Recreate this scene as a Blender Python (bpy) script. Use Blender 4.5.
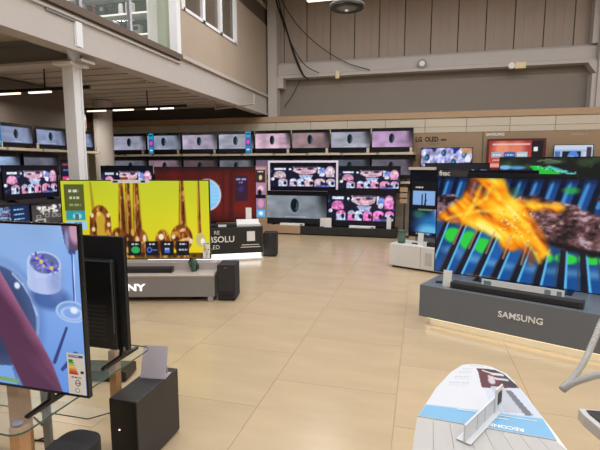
import bpy, bmesh, math, random
import numpy as np
from mathutils import Vector, Matrix

scene = bpy.context.scene
for o in list(bpy.data.objects):
    bpy.data.objects.remove(o, do_unlink=True)
COL = scene.collection
random.seed(7)
R = math.radians

# ------------------------------------------------------------------ camera, world, lights, exposure
FPX, PITCH, YAW, CAMH = 450.0, math.atan(58 / 450.0), R(14.93), 1.6
cam_data = bpy.data.cameras.new('camera')
cam_data.sensor_width = 36.0
cam_data.lens = 36.0 * FPX / 600.0
cam_data.clip_start = 0.05
cam = bpy.data.objects.new('camera', cam_data)
cam.location = (0, 0, CAMH)
cam.rotation_euler = (math.pi / 2 - PITCH, 0, YAW)
COL.objects.link(cam)
scene.camera = cam

world = bpy.data.worlds.new('world')
scene.world = world
world.use_nodes = True
world.node_tree.nodes['Background'].inputs[0].default_value = (1.0, 0.98, 0.96, 1)
world.node_tree.nodes['Background'].inputs[1].default_value = 0.05

scene.view_settings.view_transform = 'Standard'
scene.view_settings.look = 'None'
scene.view_settings.gamma = 1.0
scene.view_settings.use_curve_mapping = False
scene.view_settings.exposure = 0.0

HALL_W = 63.0       # watts of each hall LED batten
TRACK_W = 9.0       # watts of each short tube under the mezzanine
SCREEN = 1.0        # emission of the television pictures


def area_light(loc, sx, sy, watts, color, parent=None):
    d = bpy.data.lights.new('batten_light', 'AREA')
    d.shape = 'RECTANGLE'
    d.size, d.size_y = sx, sy
    d.energy = watts
    d.color = color
    o = bpy.data.objects.new('batten_light', d)
    o.location = loc
    COL.objects.link(o)
    if parent:
        o.parent = parent
    return o


# ------------------------------------------------------------------ measuring helpers (camera model -> metres in the hall)
def ray(u, v):
    x = (u - 300) / FPX
    y = (225 - v) / FPX
    f = math.cos(PITCH) + y * math.sin(PITCH)
    z = y * math.cos(PITCH) - math.sin(PITCH)
    return (x * math.cos(YAW) - f * math.sin(YAW), x * math.sin(YAW) + f * math.cos(YAW), z)


def ZZ(u, v, z):
    r = ray(u, v); t = (z - CAMH) / r[2]
    return Vector((r[0] * t, r[1] * t, z))


def YY(u, v, Y):
    r = ray(u, v); t = Y / r[1]
    return Vector((r[0] * t, Y, CAMH + r[2] * t))


def XX(u, v, X):
    r = ray(u, v); t = X / r[0]
    return Vector((X, r[1] * t, CAMH + r[2] * t))


def TT(u, v, t):
    r = ray(u, v)
    return Vector((r[0] * t, r[1] * t, CAMH + r[2] * t))


# ------------------------------------------------------------------ materials
def lin(c):
    c = np.asarray(c, dtype=float)
    return np.where(c <= 0.04045, c / 12.92, ((c + 0.055) / 1.055) ** 2.4)


def rgb(r, g, b):
    return tuple(lin(np.array([r, g, b]) / 255.0)) + (1.0,)


MATS = {}


def mat(name, col, rough=0.5, metal=0.0, var=0.06, scale=6.0, emit=0.0, spec=0.5, alpha=1.0, trans=0.0, bump=0.0, stretch=(1, 1, 1), per_object=0.0):
    if name in MATS:
        return MATS[name]
    m = bpy.data.materials.new(name)
    m.use_nodes = True
    nt = m.node_tree
    b = nt.nodes['Principled BSDF']
    c = rgb(*col)
    tc = nt.nodes.new('ShaderNodeTexCoord')
    mp = nt.nodes.new('ShaderNodeMapping')
    mp.inputs['Scale'].default_value = stretch
    nz = nt.nodes.new('ShaderNodeTexNoise')
    nz.inputs['Scale'].default_value = scale
    nz.inputs['Detail'].default_value = 4
    nt.links.new(tc.outputs['Object'], mp.inputs[0])
    nt.links.new(mp.outputs[0], nz.inputs['Vector'])
    mx = nt.nodes.new('ShaderNodeMix')
    mx.data_type = 'RGBA'
    mx.inputs[6].default_value = tuple(max(0, k * (1 - var)) for k in c[:3]) + (1,)
    mx.inputs[7].default_value = tuple(min(1, k * (1 + var)) for k in c[:3]) + (1,)
    nt.links.new(nz.outputs['Fac'], mx.inputs[0])
    out = mx.outputs[2]
    if per_object:
        oi = nt.nodes.new('ShaderNodeObjectInfo')
        hs = nt.nodes.new('ShaderNodeHueSaturation')
        mr = nt.nodes.new('ShaderNodeMapRange')
        mr.inputs[3].default_value = 1 - per_object
        mr.inputs[4].default_value = 1 + per_object
        nt.links.new(oi.outputs['Random'], mr.inputs[0])
        nt.links.new(mr.outputs[0], hs.inputs['Value'])
        nt.links.new(out, hs.inputs['Color'])
        out = hs.outputs[0]
    nt.links.new(out, b.inputs['Base Color'])
    b.inputs['Roughness'].default_value = rough
    b.inputs['Metallic'].default_value = metal
    b.inputs['Specular IOR Level'].default_value = spec
    if emit:
        b.inputs['Emission Color'].default_value = c
        b.inputs['Emission Strength'].default_value = emit
    if alpha < 1:
        b.inputs['Alpha'].default_value = alpha
    if trans:
        b.inputs['Transmission Weight'].default_value = trans
    if bump:
        bp = nt.nodes.new('ShaderNodeBump')
        bp.inputs['Strength'].default_value = bump
        bp.inputs['Distance'].default_value = 0.01
        nt.links.new(nz.outputs['Fac'], bp.inputs['Height'])
        nt.links.new(bp.outputs[0], b.inputs['Normal'])
    MATS[name] = m
    return m


def attr_mat(name, emissive, rough):
    m = bpy.data.materials.new(name)
    m.use_nodes = True
    nt = m.node_tree
    b = nt.nodes['Principled BSDF']
    a = nt.nodes.new('ShaderNodeAttribute')
    a.attribute_name = 'picture'
    if emissive:
        b.inputs['Base Color'].default_value = (0.006, 0.006, 0.008, 1)
        nt.links.new(a.outputs['Color'], b.inputs['Emission Color'])
        b.inputs['Emission Strength'].default_value = SCREEN
        b.inputs['Specular IOR Level'].default_value = 0.3
    else:
        nt.links.new(a.outputs['Color'], b.inputs['Base Color'])
    b.inputs['Roughness'].default_value = rough
    return m


M_SCREEN = attr_mat('lit_screen', True, 0.22)
M_PRINT = attr_mat('printed_paper', False, 0.5)
M_BLACK = mat('black_plastic', (20, 20, 22), 0.35)
M_DARK = mat('dark_grey_plastic', (46, 45, 48), 0.45)
M_BEZEL = mat('bezel_black', (14, 14, 16), 0.25)
M_TVBACK = mat('television_back', (26, 26, 28), 0.5, scale=40, var=0.1)
M_CLOTH = mat('speaker_cloth', (44, 42, 44), 0.9, scale=120, var=0.25, bump=0.2)
M_STEEL = mat('brushed_steel', (178, 178, 182), 0.35, 0.45)
M_WHITE = mat('white_plastic', (228, 226, 222), 0.4)
M_PAPER = mat('white_card', (240, 238, 234), 0.6)
M_GREYSTAND = mat('grey_stand_laminate', (140, 136, 134), 0.5)
M_SAMGREY = mat('charcoal_laminate', (104, 109, 116), 0.5)
M_SAMTOP = mat('charcoal_top', (108, 112, 118), 0.35)
M_BANNER = mat('black_banner', (38, 36, 36), 0.5)
M_WOODP = mat('oak_laminate', (178, 148, 120), 0.5, stretch=(1, 8, 8), var=0.15)
M_WOODLEG = mat('oak_leg', (190, 146, 104), 0.5, stretch=(8, 8, 1), var=0.15)
M_CAB = mat('white_lacquer', (224, 222, 218), 0.3)
M_BEAM = mat('cream_steel_paint', (186, 178, 172), 0.55, var=0.04)
M_COLUMN = mat('white_steel_paint', (232, 232, 234), 0.5, var=0.04)
M_PARTITION = mat('cream_partition', (172, 155, 136), 0.75, var=0.05, scale=2)
M_LEDGE = mat('brown_ledge', (98, 82, 70), 0.6)
M_UPPER = mat('upper_wall_grey', (134, 124, 114), 0.8, var=0.05, scale=1.5)
M_CLAD = mat('cladding_grey', (170, 154, 142), 0.7, var=0.05, scale=1.5, per_object=0.03)
M_SEAM = mat('cladding_seam', (88, 78, 70), 0.8)
M_LOWWALL = mat('lower_wall_beige', (152, 137, 120), 0.8)
M_CREAM = mat('cream_panel', (202, 190, 170), 0.7, var=0.03, per_object=0.02)
M_STRIP = mat('wood_strip', (178, 146, 114), 0.6, stretch=(1, 6, 6), var=0.1)
M_TAN = mat('tan_board', (158, 132, 104), 0.7, var=0.05)
M_CEIL = mat('ceiling_taupe', (186, 176, 166), 0.85, var=0.06)
M_RIB = mat('deck_rib', (178, 168, 158), 0.85)
M_TRACK = mat('black_track', (24, 22, 22), 0.5)
M_TUBE = mat('lit_tube', (255, 240, 220), 0.5, emit=1.6, var=0)
M_GLOW = mat('warm_led_strip', (255, 240, 208), 0.5, emit=.8, var=0)
M_COOLGLOW = mat('cool_led_strip', (240, 246, 255), 0.5, emit=1.6, var=0)
M_GLASS = mat('clear_glass', (196, 214, 206), 0.03, var=0, alpha=0.09)
M_PANE = mat('window_pane', (108, 98, 86), 0.1, var=0.05, alpha=0.85)
M_GLASSEDGE = mat('glass_edge', (62, 96, 84), 0.2)
M_FROST = mat('frosted_acrylic', (206, 200, 210), 0.4, alpha=0.78, var=0.02)
M_FLOOR = mat('beige_floor_tile', (196, 173, 140), 0.24, var=0.17, scale=2.4, stretch=(0.5, 1.8, 1), per_object=0.03, spec=0.5)
M_JOINT = mat('floor_joint', (172, 148, 114), 0.5)
M_LETTER = mat('white_lettering', (236, 234, 230), 0.5)
M_SILVER = mat('pale_silver', (196, 194, 192), 0.35, 0.1)
M_DLETTER = mat('dark_lettering', (44, 38, 34), 0.5)
M_LIT = mat('lit_lettering', (255, 252, 246), 0.5, emit=0.9, var=0)
M_CABLE = mat('black_cable', (26, 22, 22), 0.6)
M_GREEN = mat('green_plastic', (66, 92, 80), 0.5)
M_PIPE = mat('cream_pipe', (186, 172, 154), 0.5)
M_STEELGREY = mat('grey_steel_web_shade', (128, 128, 126), 0.6)  # plain grey steel, also the painted shade of the cross beam
M_ROOF = mat('roof_grey', (120, 112, 104), 0.8)
M_OUTER = mat('hall_wall_beige', (200, 190, 176), 0.85)


# ------------------------------------------------------------------ mesh helpers
class MB:
    def __init__(self):
        self.v, self.f = [], []

    def add(self, vs, fs):
        n = len(self.v)
        self.v += [tuple(p) for p in vs]
        self.f += [tuple(i + n for i in q) for q in fs]
        return self

    def box(self, x0, x1, y0, y1, z0, z1):
        vs = [(x, y, z) for z in (z0, z1) for y in (y0, y1) for x in (x0, x1)]
        fs = [(0, 2, 3, 1), (4, 5, 7, 6), (0, 1, 5, 4), (2, 6, 7, 3), (0, 4, 6, 2), (1, 3, 7, 5)]
        return self.add(vs, fs)

    def prism(self, poly, z0, z1):
        n = len(poly)
        vs = [(p[0], p[1], z0) for p in poly] + [(p[0], p[1], z1) for p in poly]
        fs = [tuple(range(n))[::-1], tuple(range(n, 2 * n))]
        fs += [(i, (i + 1) % n, n + (i + 1) % n, n + i) for i in range(n)]
        return self.add(vs, fs)

    def profile_x(self, poly, x0, x1):      # polygon in (y, z), swept along x
        n = len(poly)
        vs = [(x0, p[0], p[1]) for p in poly] + [(x1, p[0], p[1]) for p in poly]
        fs = [tuple(range(n)), tuple(range(n, 2 * n))[::-1]]
        fs += [(i, n + i, n + (i + 1) % n, (i + 1) % n) for i in range(n)]
        return self.add(vs, fs)

    def tube(self, pts, r, n=8, rip=None):
        pts = [Vector(p) for p in pts]
        rings = []
        up = Vector((0, 0, 1))
        for i, p in enumerate(pts):
            d = (pts[min(i + 1, len(pts) - 1)] - pts[max(i - 1, 0)]).normalized()
            a = d.cross(up)
            if a.length < 1e-3:
                a = d.cross(Vector((1, 0, 0)))
            a.normalize()
            b = d.cross(a)
            rr = r if rip is None else r * (1 + rip * (i % 2))
            rings.append([p + (a * math.cos(2 * math.pi * k / n) + b * math.sin(2 * math.pi * k / n)) * rr for k in range(n)])
        vs = [q for g in rings for q in g]
        fs = []
        for i in range(len(rings) - 1):
            for k in range(n):
                fs.append((i * n + k, i * n + (k + 1) % n, (i + 1) * n + (k + 1) % n, (i + 1) * n + k))
        fs.append(tuple(range(n))[::-1])
        fs.append(tuple(range((len(rings) - 1) * n, len(rings) * n)))
        return self.add(vs, fs)

    def lathe(self, prof, n=16, c=(0, 0, 0)):
        vs = []
        for r_, z_ in prof:
            for k in range(n):
                a = 2 * math.pi * k / n
                vs.append((c[0] + r_ * math.cos(a), c[1] + r_ * math.sin(a), c[2] + z_))
        fs = []
        m = len(prof)
        for i in range(m - 1):
            for k in range(n):
                fs.append((i * n + k, i * n + (k + 1) % n, (i + 1) * n + (k + 1) % n, (i + 1) * n + k))
        fs.append(tuple(range(n))[::-1])
        fs.append(tuple(range((m - 1) * n, m * n)))
        return self.add(vs, fs)

    def frame(self, W, H, t, y0, y1, z0=0.0):   # rectangular ring in x-z
        self.box(-W / 2, -W / 2 + t, y0, y1, z0, z0 + H)
        self.box(W / 2 - t, W / 2, y0, y1, z0, z0 + H)
        self.box(-W / 2 + t, W / 2 - t, y0, y1, z0, z0 + t)
        self.box(-W / 2 + t, W / 2 - t, y0, y1, z0 + H - t, z0 + H)
        return self

    def mesh(self, name, m, bevel=0, smooth=False):
        me = bpy.data.meshes.new(name)
        me.from_pydata(self.v, [], self.f)
        bm = bmesh.new()
        bm.from_mesh(me)
        if bevel:
            bmesh.ops.remove_doubles(bm, verts=bm.verts, dist=1e-5)
            bmesh.ops.bevel(bm, geom=list(bm.edges), offset=bevel, segments=2, affect='EDGES', profile=0.5, clamp_overlap=True)
        bmesh.ops.recalc_face_normals(bm, faces=bm.faces)
        bm.to_mesh(me)
        bm.free()
        if smooth:
            for p in me.polygons:
                p.use_smooth = True
        me.materials.append(m)
        return me

    def build(self, name, m, parent=None, loc=None, rz=0, bevel=0, smooth=False):
        return put(name, self.mesh(name, m, bevel, smooth), parent, loc, rz)


def put(name, me, parent=None, loc=None, rz=0):
    o = bpy.data.objects.new(name, me)
    COL.objects.link(o)
    if parent:
        o.parent = parent
    if loc is not None:
        o.location = loc
    o.rotation_euler.z = rz
    return o


def tag(o, label, cat, group=None):
    o['label'] = label
    o['category'] = cat
    if group:
        o['group'] = group
    return o


def thing(name, label, cat, loc=(0, 0, 0), rz=0, group=None):
    o = bpy.data.objects.new(name, None)
    o.empty_display_size = 0.1
    COL.objects.link(o)
    o.location = loc
    o.rotation_euler.z = rz
    return tag(o, label, cat, group)


def struct(o, label=None):
    o['kind'] = 'structure'
    if label:  # black board stands in for the shadow in the gap below
        o['label'] = label
    return o


def box(name, m, dims, parent=None, bevel=0):
    return MB().box(*dims).build(name, m, parent, bevel=bevel)


def text(s, size, m, parent, loc, rot=(math.pi / 2, 0, 0), bold=0.0, name='lettering', align='CENTER', sx=1.0, depth=0.002, shear=0):
    cu = bpy.data.curves.new('lettering', 'FONT')
    cu.body = s
    cu.size = size
    cu.align_x = align
    cu.align_y = 'CENTER'
    cu.extrude = depth
    cu.offset = bold * size
    cu.shear = shear
    cu.resolution_u = 3
    t = bpy.data.objects.new('lettering', cu)
    COL.objects.link(t)
    dg = bpy.context.evaluated_depsgraph_get()
    me = bpy.data.meshes.new_from_object(t.evaluated_get(dg))
    bpy.data.objects.remove(t, do_unlink=True)
    me.materials.clear()
    me.materials.append(m)
    o = put(name, me, parent)
    o.location = loc
    o.rotation_euler = rot
    o.scale = (sx, 1, 1)
    return o


# ------------------------------------------------------------------ picture painting (colour attribute on a fine grid)
def vnoise(x, y, seed):
    rs = np.random.RandomState(seed)
    T = rs.rand(64, 64)
    xi, yi = np.floor(x).astype(int), np.floor(y).astype(int)
    fx, fy = x - xi, y - yi
    fx = fx * fx * (3 - 2 * fx)
    fy = fy * fy * (3 - 2 * fy)
    g = lambda i, j: T[i % 64, j % 64]
    return (g(xi, yi) * (1 - fx) + g(xi + 1, yi) * fx) * (1 - fy) + (g(xi, yi + 1) * (1 - fx) + g(xi + 1, yi + 1) * fx) * fy


class Pic:
    def __init__(s, nx, ny, asp):
        s.u, s.w = np.meshgrid(np.linspace(0, 1, nx + 1), np.linspace(0, 1, ny + 1))   # w runs downwards
        s.a = asp
        s.px = 1.0 / ny
        s.c = np.zeros(s.u.shape + (3,))

    def put(s, m, col, alpha=1.0):
        m = np.clip(m * alpha, 0, 1)[..., None]
        col = np.asarray(col, dtype=float)
        col = col / 255.0
        s.c = s.c * (1 - m) + col * m

    def fill(s, col):
        s.put(np.ones(s.u.shape), col)

    def grad(s, c0, c1, t):
        t = np.clip(t, 0, 1)[..., None]
        s.c = (np.array(c0) * (1 - t) + np.array(c1) * t) / 255.0

    def ell(s, cx, cy, rx, ry, col, soft=0.15, alpha=1.0, rot=0.0):
        x, y = (s.u - cx) * s.a, s.w - cy
        cr, sr = math.cos(R(rot)), math.sin(R(rot))
        X, Y = x * cr + y * sr, -x * sr + y * cr
        d = np.sqrt((X / (rx * s.a)) ** 2 + (Y / ry) ** 2)
        s.put(np.clip((1 - d) / soft + 0.5, 0, 1), col, alpha)

    def ring(s, cx, cy, rx, ry, wd, col, alpha=1.0):
        d = np.sqrt(((s.u - cx) / rx) ** 2 + ((s.w - cy) / ry) ** 2)
        s.put(np.clip(1.3 - abs(d - 1) / wd, 0, 1), col, alpha)

    def rect(s, x0, y0, x1, y1, col, alpha=1.0, soft=0.004):
        m = np.clip((s.u - x0) * s.a / soft + .5, 0, 1) * np.clip((x1 - s.u) * s.a / soft + .5, 0, 1)
        m = m * np.clip((s.w - y0) / soft + .5, 0, 1) * np.clip((y1 - s.w) / soft + .5, 0, 1)
        s.put(m, col, alpha)

    def seg(s, x0, y0, x1, y1, w0, w1, col, soft=0.4, alpha=1.0):
        ax, ay, bx, by = x0 * s.a, y0, x1 * s.a, y1
        px, py = s.u * s.a - ax, s.w - ay
        L = (bx - ax) ** 2 + (by - ay) ** 2
        t = np.clip((px * (bx - ax) + py * (by - ay)) / L, 0, 1)
        d = np.sqrt((px - t * (bx - ax)) ** 2 + (py - t * (by - ay)) ** 2)
        wd = w0 + (w1 - w0) * t
        s.put(np.clip((1 - d / wd) / soft + 0.5, 0, 1), col, alpha)

    def path(s, pts, w, col, soft=0.4, alpha=1.0):
        for (x0, y0, *a), (x1, y1, *b) in zip(pts[:-1], pts[1:]):
            s.seg(x0, y0, x1, y1, a[0] if a else w, b[0] if b else w, col, soft, alpha)

    def poly(s, pts, col, alpha=1.0):
        ins = np.zeros(s.u.shape, bool)
        n = len(pts)
        for i in range(n):
            x0, y0 = pts[i]
            x1, y1 = pts[(i + 1) % n]
            if y0 == y1:
                continue
            c = ((y0 > s.w) != (y1 > s.w)) & (s.u < (x1 - x0) * (s.w - y0) / (y1 - y0) + x0)
            ins ^= c
        s.put(ins.astype(float), col, alpha)

    def noise(s, sx, sy, seed, rot=0):
        x, y = s.u * s.a, s.w
        cr, sr = math.cos(R(rot)), math.sin(R(rot))
        X, Y = x * cr + y * sr, -x * sr + y * cr
        return 0.6 * vnoise(X * sx + 7, Y * sy + 3, seed) + 0.4 * vnoise(X * sx * 2.1 + 1, Y * sy * 2.1 + 5, seed + 1)

    def words(s, x0, y0, x1, h, col, seed=1, alpha=1.0):   # a line too small to read in the photo
        rs = random.Random(seed)
        x = x0
        while x < x1:
            l = rs.uniform(0.6, 2.4) * h / s.a
            s.rect(x, y0, min(x + l, x1), y0 + h, col, alpha)
            x += l + 0.5 * h / s.a


PICS = {}


def pic_mesh(fn, W, H, nx, ny, m, key=None, corners=None):
    k = key or (fn.__name__, round(W, 3), round(H, 3), nx, m.name)
    if k in PICS:
        return PICS[k]
    p = Pic(nx, ny, W / H)
    fn(p)
    me = bpy.data.meshes.new('picture')
    if corners is None:
        X = (p.u - 0.5) * W
        Z = (1 - p.w) * H
        Yc = np.zeros_like(X)
    else:
        X, Yc, Z = corners(p.u, p.w)
    vs = np.stack([X, Yc, Z], -1).reshape(-1, 3)
    idx = np.arange((nx + 1) * (ny + 1)).reshape(ny + 1, nx + 1)
    fs = np.stack([idx[1:, :-1], idx[1:, 1:], idx[:-1, 1:], idx[:-1, :-1]], -1).reshape(-1, 4)
    me.from_pydata(vs.tolist(), [], fs.tolist())
    at = me.color_attributes.new('picture', 'FLOAT_COLOR', 'POINT')
    c = np.ones((vs.shape[0], 4))
    c[:, :3] = lin(np.clip(p.c, 0, 1).reshape(-1, 3))
    at.data.foreach_set('color', c.astype(np.float32).ravel())
    me.materials.append(m)
    PICS[k] = me
    return me


# --- pictures
def eye_picture(tint, seed, eye=True):
    def fn(p):
        p.fill((8, 8, 10))
        n = p.noise(2.2, 4, seed)
        t = np.array(tint, float)
        base = (t[None, None, :] * (0.72 + 0.4 * n + 0.12 * (1 - p.u))[..., None]) / 255
        base = base * (1 - 0.75 * np.clip((p.u - 0.72) * 2.6 + (0.45 - p.w) * 1.1, 0, 1) * np.clip((p.u - .8) * 8, 0, 1))[..., None]
        m = ((p.w > 0.13) & (p.w < 0.83)).astype(float)
        p.c = p.c * (1 - m[..., None]) + np.clip(base, 0, 1) * m[..., None]
        if eye:
            p.ell(.475, .43, .08, .25, tuple(min(255, k * 1.12) for k in tint), .2)
            p.ell(.48, .43, .068, .215, (10, 16, 24), .2)
            p.ell(.51, .46, .025, .13, (34, 100, 110), .5)
            p.ell(.492, .42, .018, .1, (6, 8, 12), .4)
        p.rect(.32, .77, .66, .8, (235, 235, 240), .35)
    fn.__name__ = 'eye%d%d' % (seed, int(eye))
    return fn


def people_picture(pink, seed):
    def fn(p):
        p.fill((8, 9, 18))
        P = (236, 130, 200) if pink == 2 else ((222, 156, 192) if pink == 1 else (216, 190, 205))
        L = (205, 214, 246)
        rs = random.Random(seed)
        p.rect(0, .14, 1, .86, (22, 22, 44))
        for _ in range(26):
            p.ell(rs.random(), rs.uniform(.16, .84), rs.uniform(.012, .035), rs.uniform(.02, .05), (60, 70, 130), .5, .8)
        p.rect(.07, .18, .24, .25, (225, 235, 255)); p.ell(.31, .23, .018, .035, (230, 240, 255)); p.ell(.38, .27, .02, .06, (190, 215, 250))
        p.ell(.15, .42, .085, .13, P); p.rect(.06, .42, .24, .52, P)
        p.poly([(.36, .14), (.73, .14), (.7, .34), (.6, .42), (.48, .42), (.39, .33)], (226, 186, 205))
        p.ell(.46, .25, .035, .03, (70, 56, 80), .6); p.ell(.62, .22, .05, .04, (60, 48, 74), .6); p.rect(.37, .14, .72, .18, (30, 30, 60), .7); p.rect(.44, .33, .66, .39, (214, 160, 180), 1, .03)
        p.poly([(.44, .43), (.66, .43), (.62, .58), (.49, .58)], (180, 200, 240))
        p.rect(.73, .16, .77, .38, (225, 236, 255)); p.ell(.8, .3, .05, .12, (120, 140, 215)); p.ell(.79, .42, .04, .07, (228, 232, 255))
        p.ell(.91, .32, .07, .19, P); p.rect(.85, .36, .97, .5, P); p.ell(.91, .24, .05, .05, (240, 215, 225))
        p.ell(.04, .58, .03, .05, (230, 240, 255))
        for i, (x, w_) in enumerate(((.2, .09), (.36, .07), (.47, .07), (.6, .08), (.76, .1), (.92, .08))):
            p.ell(x, .66, w_ * .8, .1, (P, L, L, P, P, P)[i]); p.rect(x - w_ * .8, .66, x + w_ * .7, .84, (L, P, L, P, P, L)[i])
            p.ell(x + .03, .72, .025, .07, (26, 22, 50))
        p.ell(.83, .76, .06, .06, (40, 30, 60)); p.rect(.7, .79, .9, .85, (90, 100, 190), .8)
        n = p.noise(16, 16, seed + 60)
        p.c *= (.62 + .7 * n)[..., None]
    fn.__name__ = 'people%d_%d' % (pink, seed)
    return fn


def sony_picture(p):
    p.grad((196, 208, 44), (218, 196, 22), p.w * .9 + .1 * p.u)
    n = p.noise(1.2, 1.2, 5)
    p.c *= (0.93 + .14 * n)[..., None]
    CU, DK, LT = (134, 74, 18), (70, 32, 10), (222, 168, 74)

    def strand(x, w0, w1, y1, tone=CU, hi=True):
        p.seg(x, -.05, x, y1, w0 * 1.15, w1 * 1.15, (176, 150, 24), .8, .7)
        p.seg(x, -.05, x, y1, w0, w1, tone, .5)
        p.seg(x + w0 * .25, -.05, x + w1 * .2, y1, w0 * .35, w1 * .35, DK, .5, .75)
        if hi:
            p.seg(x - w0 * .3, .0, x - w1 * .3, y1, w0 * .15, w1 * .2, LT, .6, .75)

    def drop(cx, cy, rx, ry, seed):
        p.ell(cx, cy, rx, ry, (120, 62, 18), .12)
        p.ell(cx, cy + ry * .12, rx * .78, ry * .8, (168, 96, 30), .2)
        rs = random.Random(seed)
        for _ in range(12):
            a, q = rs.uniform(0, 6.28), rs.uniform(.1, .7)
            p.ell(cx + rx * q * math.cos(a), cy + ry * q * math.sin(a), rx * rs.uniform(.12, .3), ry * rs.uniform(.1, .28),
                  rs.choice([(70, 30, 10), (60, 26, 10), (214, 138, 56), (236, 200, 140), (120, 58, 18)]), .6, .85, rs.uniform(0, 90))
        p.ell(cx - rx * .75, cy - ry * .1, rx * .18, ry * .16, (240, 226, 190), .5, .9)
        p.ell(cx + rx * .85, cy + ry * .2, rx * .16, ry * .2, (236, 226, 200), .5, .9)
    # left arch
    p.seg(.2, .02, .225, .9, .012, .035, (160, 130, 30), .5, .8)
    p.ell(.255, .46, .06, .15, (128, 70, 22), .15)
    p.seg(.205, .46, .2, 1.0, .04, .06, CU, .3)
    p.seg(.3, .46, .3, 1.0, .045, .06, CU, .3)
    p.ell(.255, .5, .032, .1, (200, 160, 60), .3)
    p.seg(.255, .5, .255, .95, .045, .06, (196, 160, 44), .3)
    for x, y in ((.2, .44), (.31, .44), (.31, .56), (.205, .62)):
        p.ell(x, y, .012, .03, (240, 220, 170), .5, .9)
    p.ell(.245, .42, .014, .03, (238, 190, 90), .5)
    # central strands
    strand(.405, .02, .055, .72); strand(.45, .026, .04, .85); strand(.505, .03, .06, .9)
    p.ell(.37, .76, .05, .16, CU, .2); p.ell(.44, .82, .05, .14, DK, .2); p.ell(.52, .8, .055, .18, (140, 76, 24), .2)
    for x, y, c in ((.36, .7, LT), (.4, .8, (240, 220, 180)), (.47, .66, LT), (.5, .76, (240, 210, 150)), (.55, .74, (236, 230, 200)), (.43, .9, LT)):
        p.ell(x, y, .012, .05, c, .5, .9)
    # big drop and strands on the right
    strand(.815, .022, .045, .58); drop(.805, .74, .075, .18, 3)
    strand(.93, .012, .022, .66, (160, 106, 30)); p.ell(.935, .76, .032, .09, (196, 176, 120), .4); p.ell(.95, .78, .014, .04, (236, 240, 236), .4)
    p.ell(.675, .8, .052, .17, (128, 66, 22), .2); p.ell(.665, .72, .018, .04, (244, 226, 190), .4); p.ell(.675, .86, .03, .09, (84, 38, 12), .4)
    p.rect(0, .93, 1, 1, (70, 34, 14), .8)
    for i in range(26):
        p.ell(.3 + .7 * random.Random(i).random(), .94 + .05 * random.Random(i + 50).random(), .012, .02, random.Random(i).choice([LT, DK, CU]), .5, .7)
    # honey grain: dark veins and bright glints inside the copper only
    cop = (p.c[..., 1] < .5).astype(float)
    g1 = p.noise(26, 9, 15)
    p.put(cop * np.clip((g1 - .58) * 6, 0, 1), (58, 26, 8), .7); p.put(cop * np.clip((.36 - g1) * 8, 0, 1), (232, 176, 84), .7)
    # menu overlay at left
    p.rect(.02, .045, .155, .38, (78, 82, 40), .93)
    p.words(.05, .11, .12, .035, (206, 214, 200), 3); p.words(.055, .2, .125, .03, (190, 200, 180), 4); p.words(.05, .29, .13, .03, (170, 180, 150), 5, .7)
    p.rect(.025, .38, .155, .5, (46, 150, 160)); p.ell(.1, .45, .03, .04, (150, 220, 230), .4); p.rect(.085, .42, .11, .5, (70, 110, 120))
    p.rect(.025, .51, .16, .62, (150, 200, 236)); p.words(.08, .53, .13, .02, (90, 120, 150), 6)
    # four dark cards along the bottom
    for i, x in enumerate((.435, .555, .66, .765)):
        p.rect(x, .775, x + .088, .965, (12, 14, 22))
        p.words(x + .025, .805, x + .07, .02, (210, 216, 230), 10 + i)
        if i == 0:
            p.ell(x + .05, .89, .03, .045, (40, 170, 90), .2)
        elif i == 1:
            p.ring(x + .025, .89, .014, .03, .35, (70, 110, 230)); p.words(x + .04, .885, x + .08, .014, (120, 140, 220), 3)
        elif i == 2:
            p.rect(x + .025, .86, x + .06, .93, (70, 110, 190)); p.words(x + .03, .87, x + .055, .015, (200, 220, 250), 5)
        else:
            p.words(x + .018, .88, x + .075, .02, (190, 196, 210), 9)


def red_picture(p):
    p.grad((78, 14, 12), (120, 22, 16), p.w)
    n = p.noise(3, 1.2, 11)
    p.c *= (.7 + .6 * n)[..., None]
    p.c *= (1 - .75 * np.clip((.12 - p.w) * 6, 0, 1))[..., None]
    p.c *= (1 - .55 * np.clip((p.w - .78) * 4, 0, 1))[..., None]
    p.seg(.67, .0, .66, .9, .02, .03, (60, 8, 10), .8, .6); p.seg(.75, .1, .74, .95, .03, .05, (44, 6, 8), .8, .6)
    p.ell(.5, .5, .143, .29, (250, 226, 226), .08)
    p.ell(.5, .5, .133, .27, (126, 196, 242), .12)
    for i in range(5):
        p.seg(.42, .36 + i * .07, .62, .34 + i * .07, .02, .02, (170, 212, 246), 1.5, .5)
    p.rect(.79, .16, .92, .62, (44, 22, 48), .9)
    p.words(.8, .2, .91, .035, (150, 150, 210), 2); p.words(.83, .27, .87, .02, (150, 160, 220), 3)
    p.ell(.85, .4, .03, .05, (60, 40, 110), .7)


def ramp(t, stops):
    t = np.clip(t, 0, 1)
    xs = [k for k, _ in stops]
    return np.stack([np.interp(t, xs, [c[i] / 255. for _, c in stops]) for i in range(3)], -1)


def inside(p, pts, wob=0.0, seed=1, sc=6):
    u, w = p.u, p.w
    if wob:
        u = u + (p.noise(sc, sc, seed) - .5) * wob
        w = w + (p.noise(sc, sc, seed + 7) - .5) * wob * 1.4
    ins = np.zeros(u.shape, bool)
    n = len(pts)
    for i in range(n):
        x0, y0 = pts[i]
        x1, y1 = pts[(i + 1) % n]
        if y0 == y1:
            continue
        ins ^= ((y0 > w) != (y1 > w)) & (u < (x1 - x0) * (w - y0) / (y1 - y0) + x0)
    m = ins.astype(float)
    for _ in range(2):
        m = (m + np.roll(m, 1, 0) + np.roll(m, -1, 0) + np.roll(m, 1, 1) + np.roll(m, -1, 1)) / 5
    return m


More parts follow.
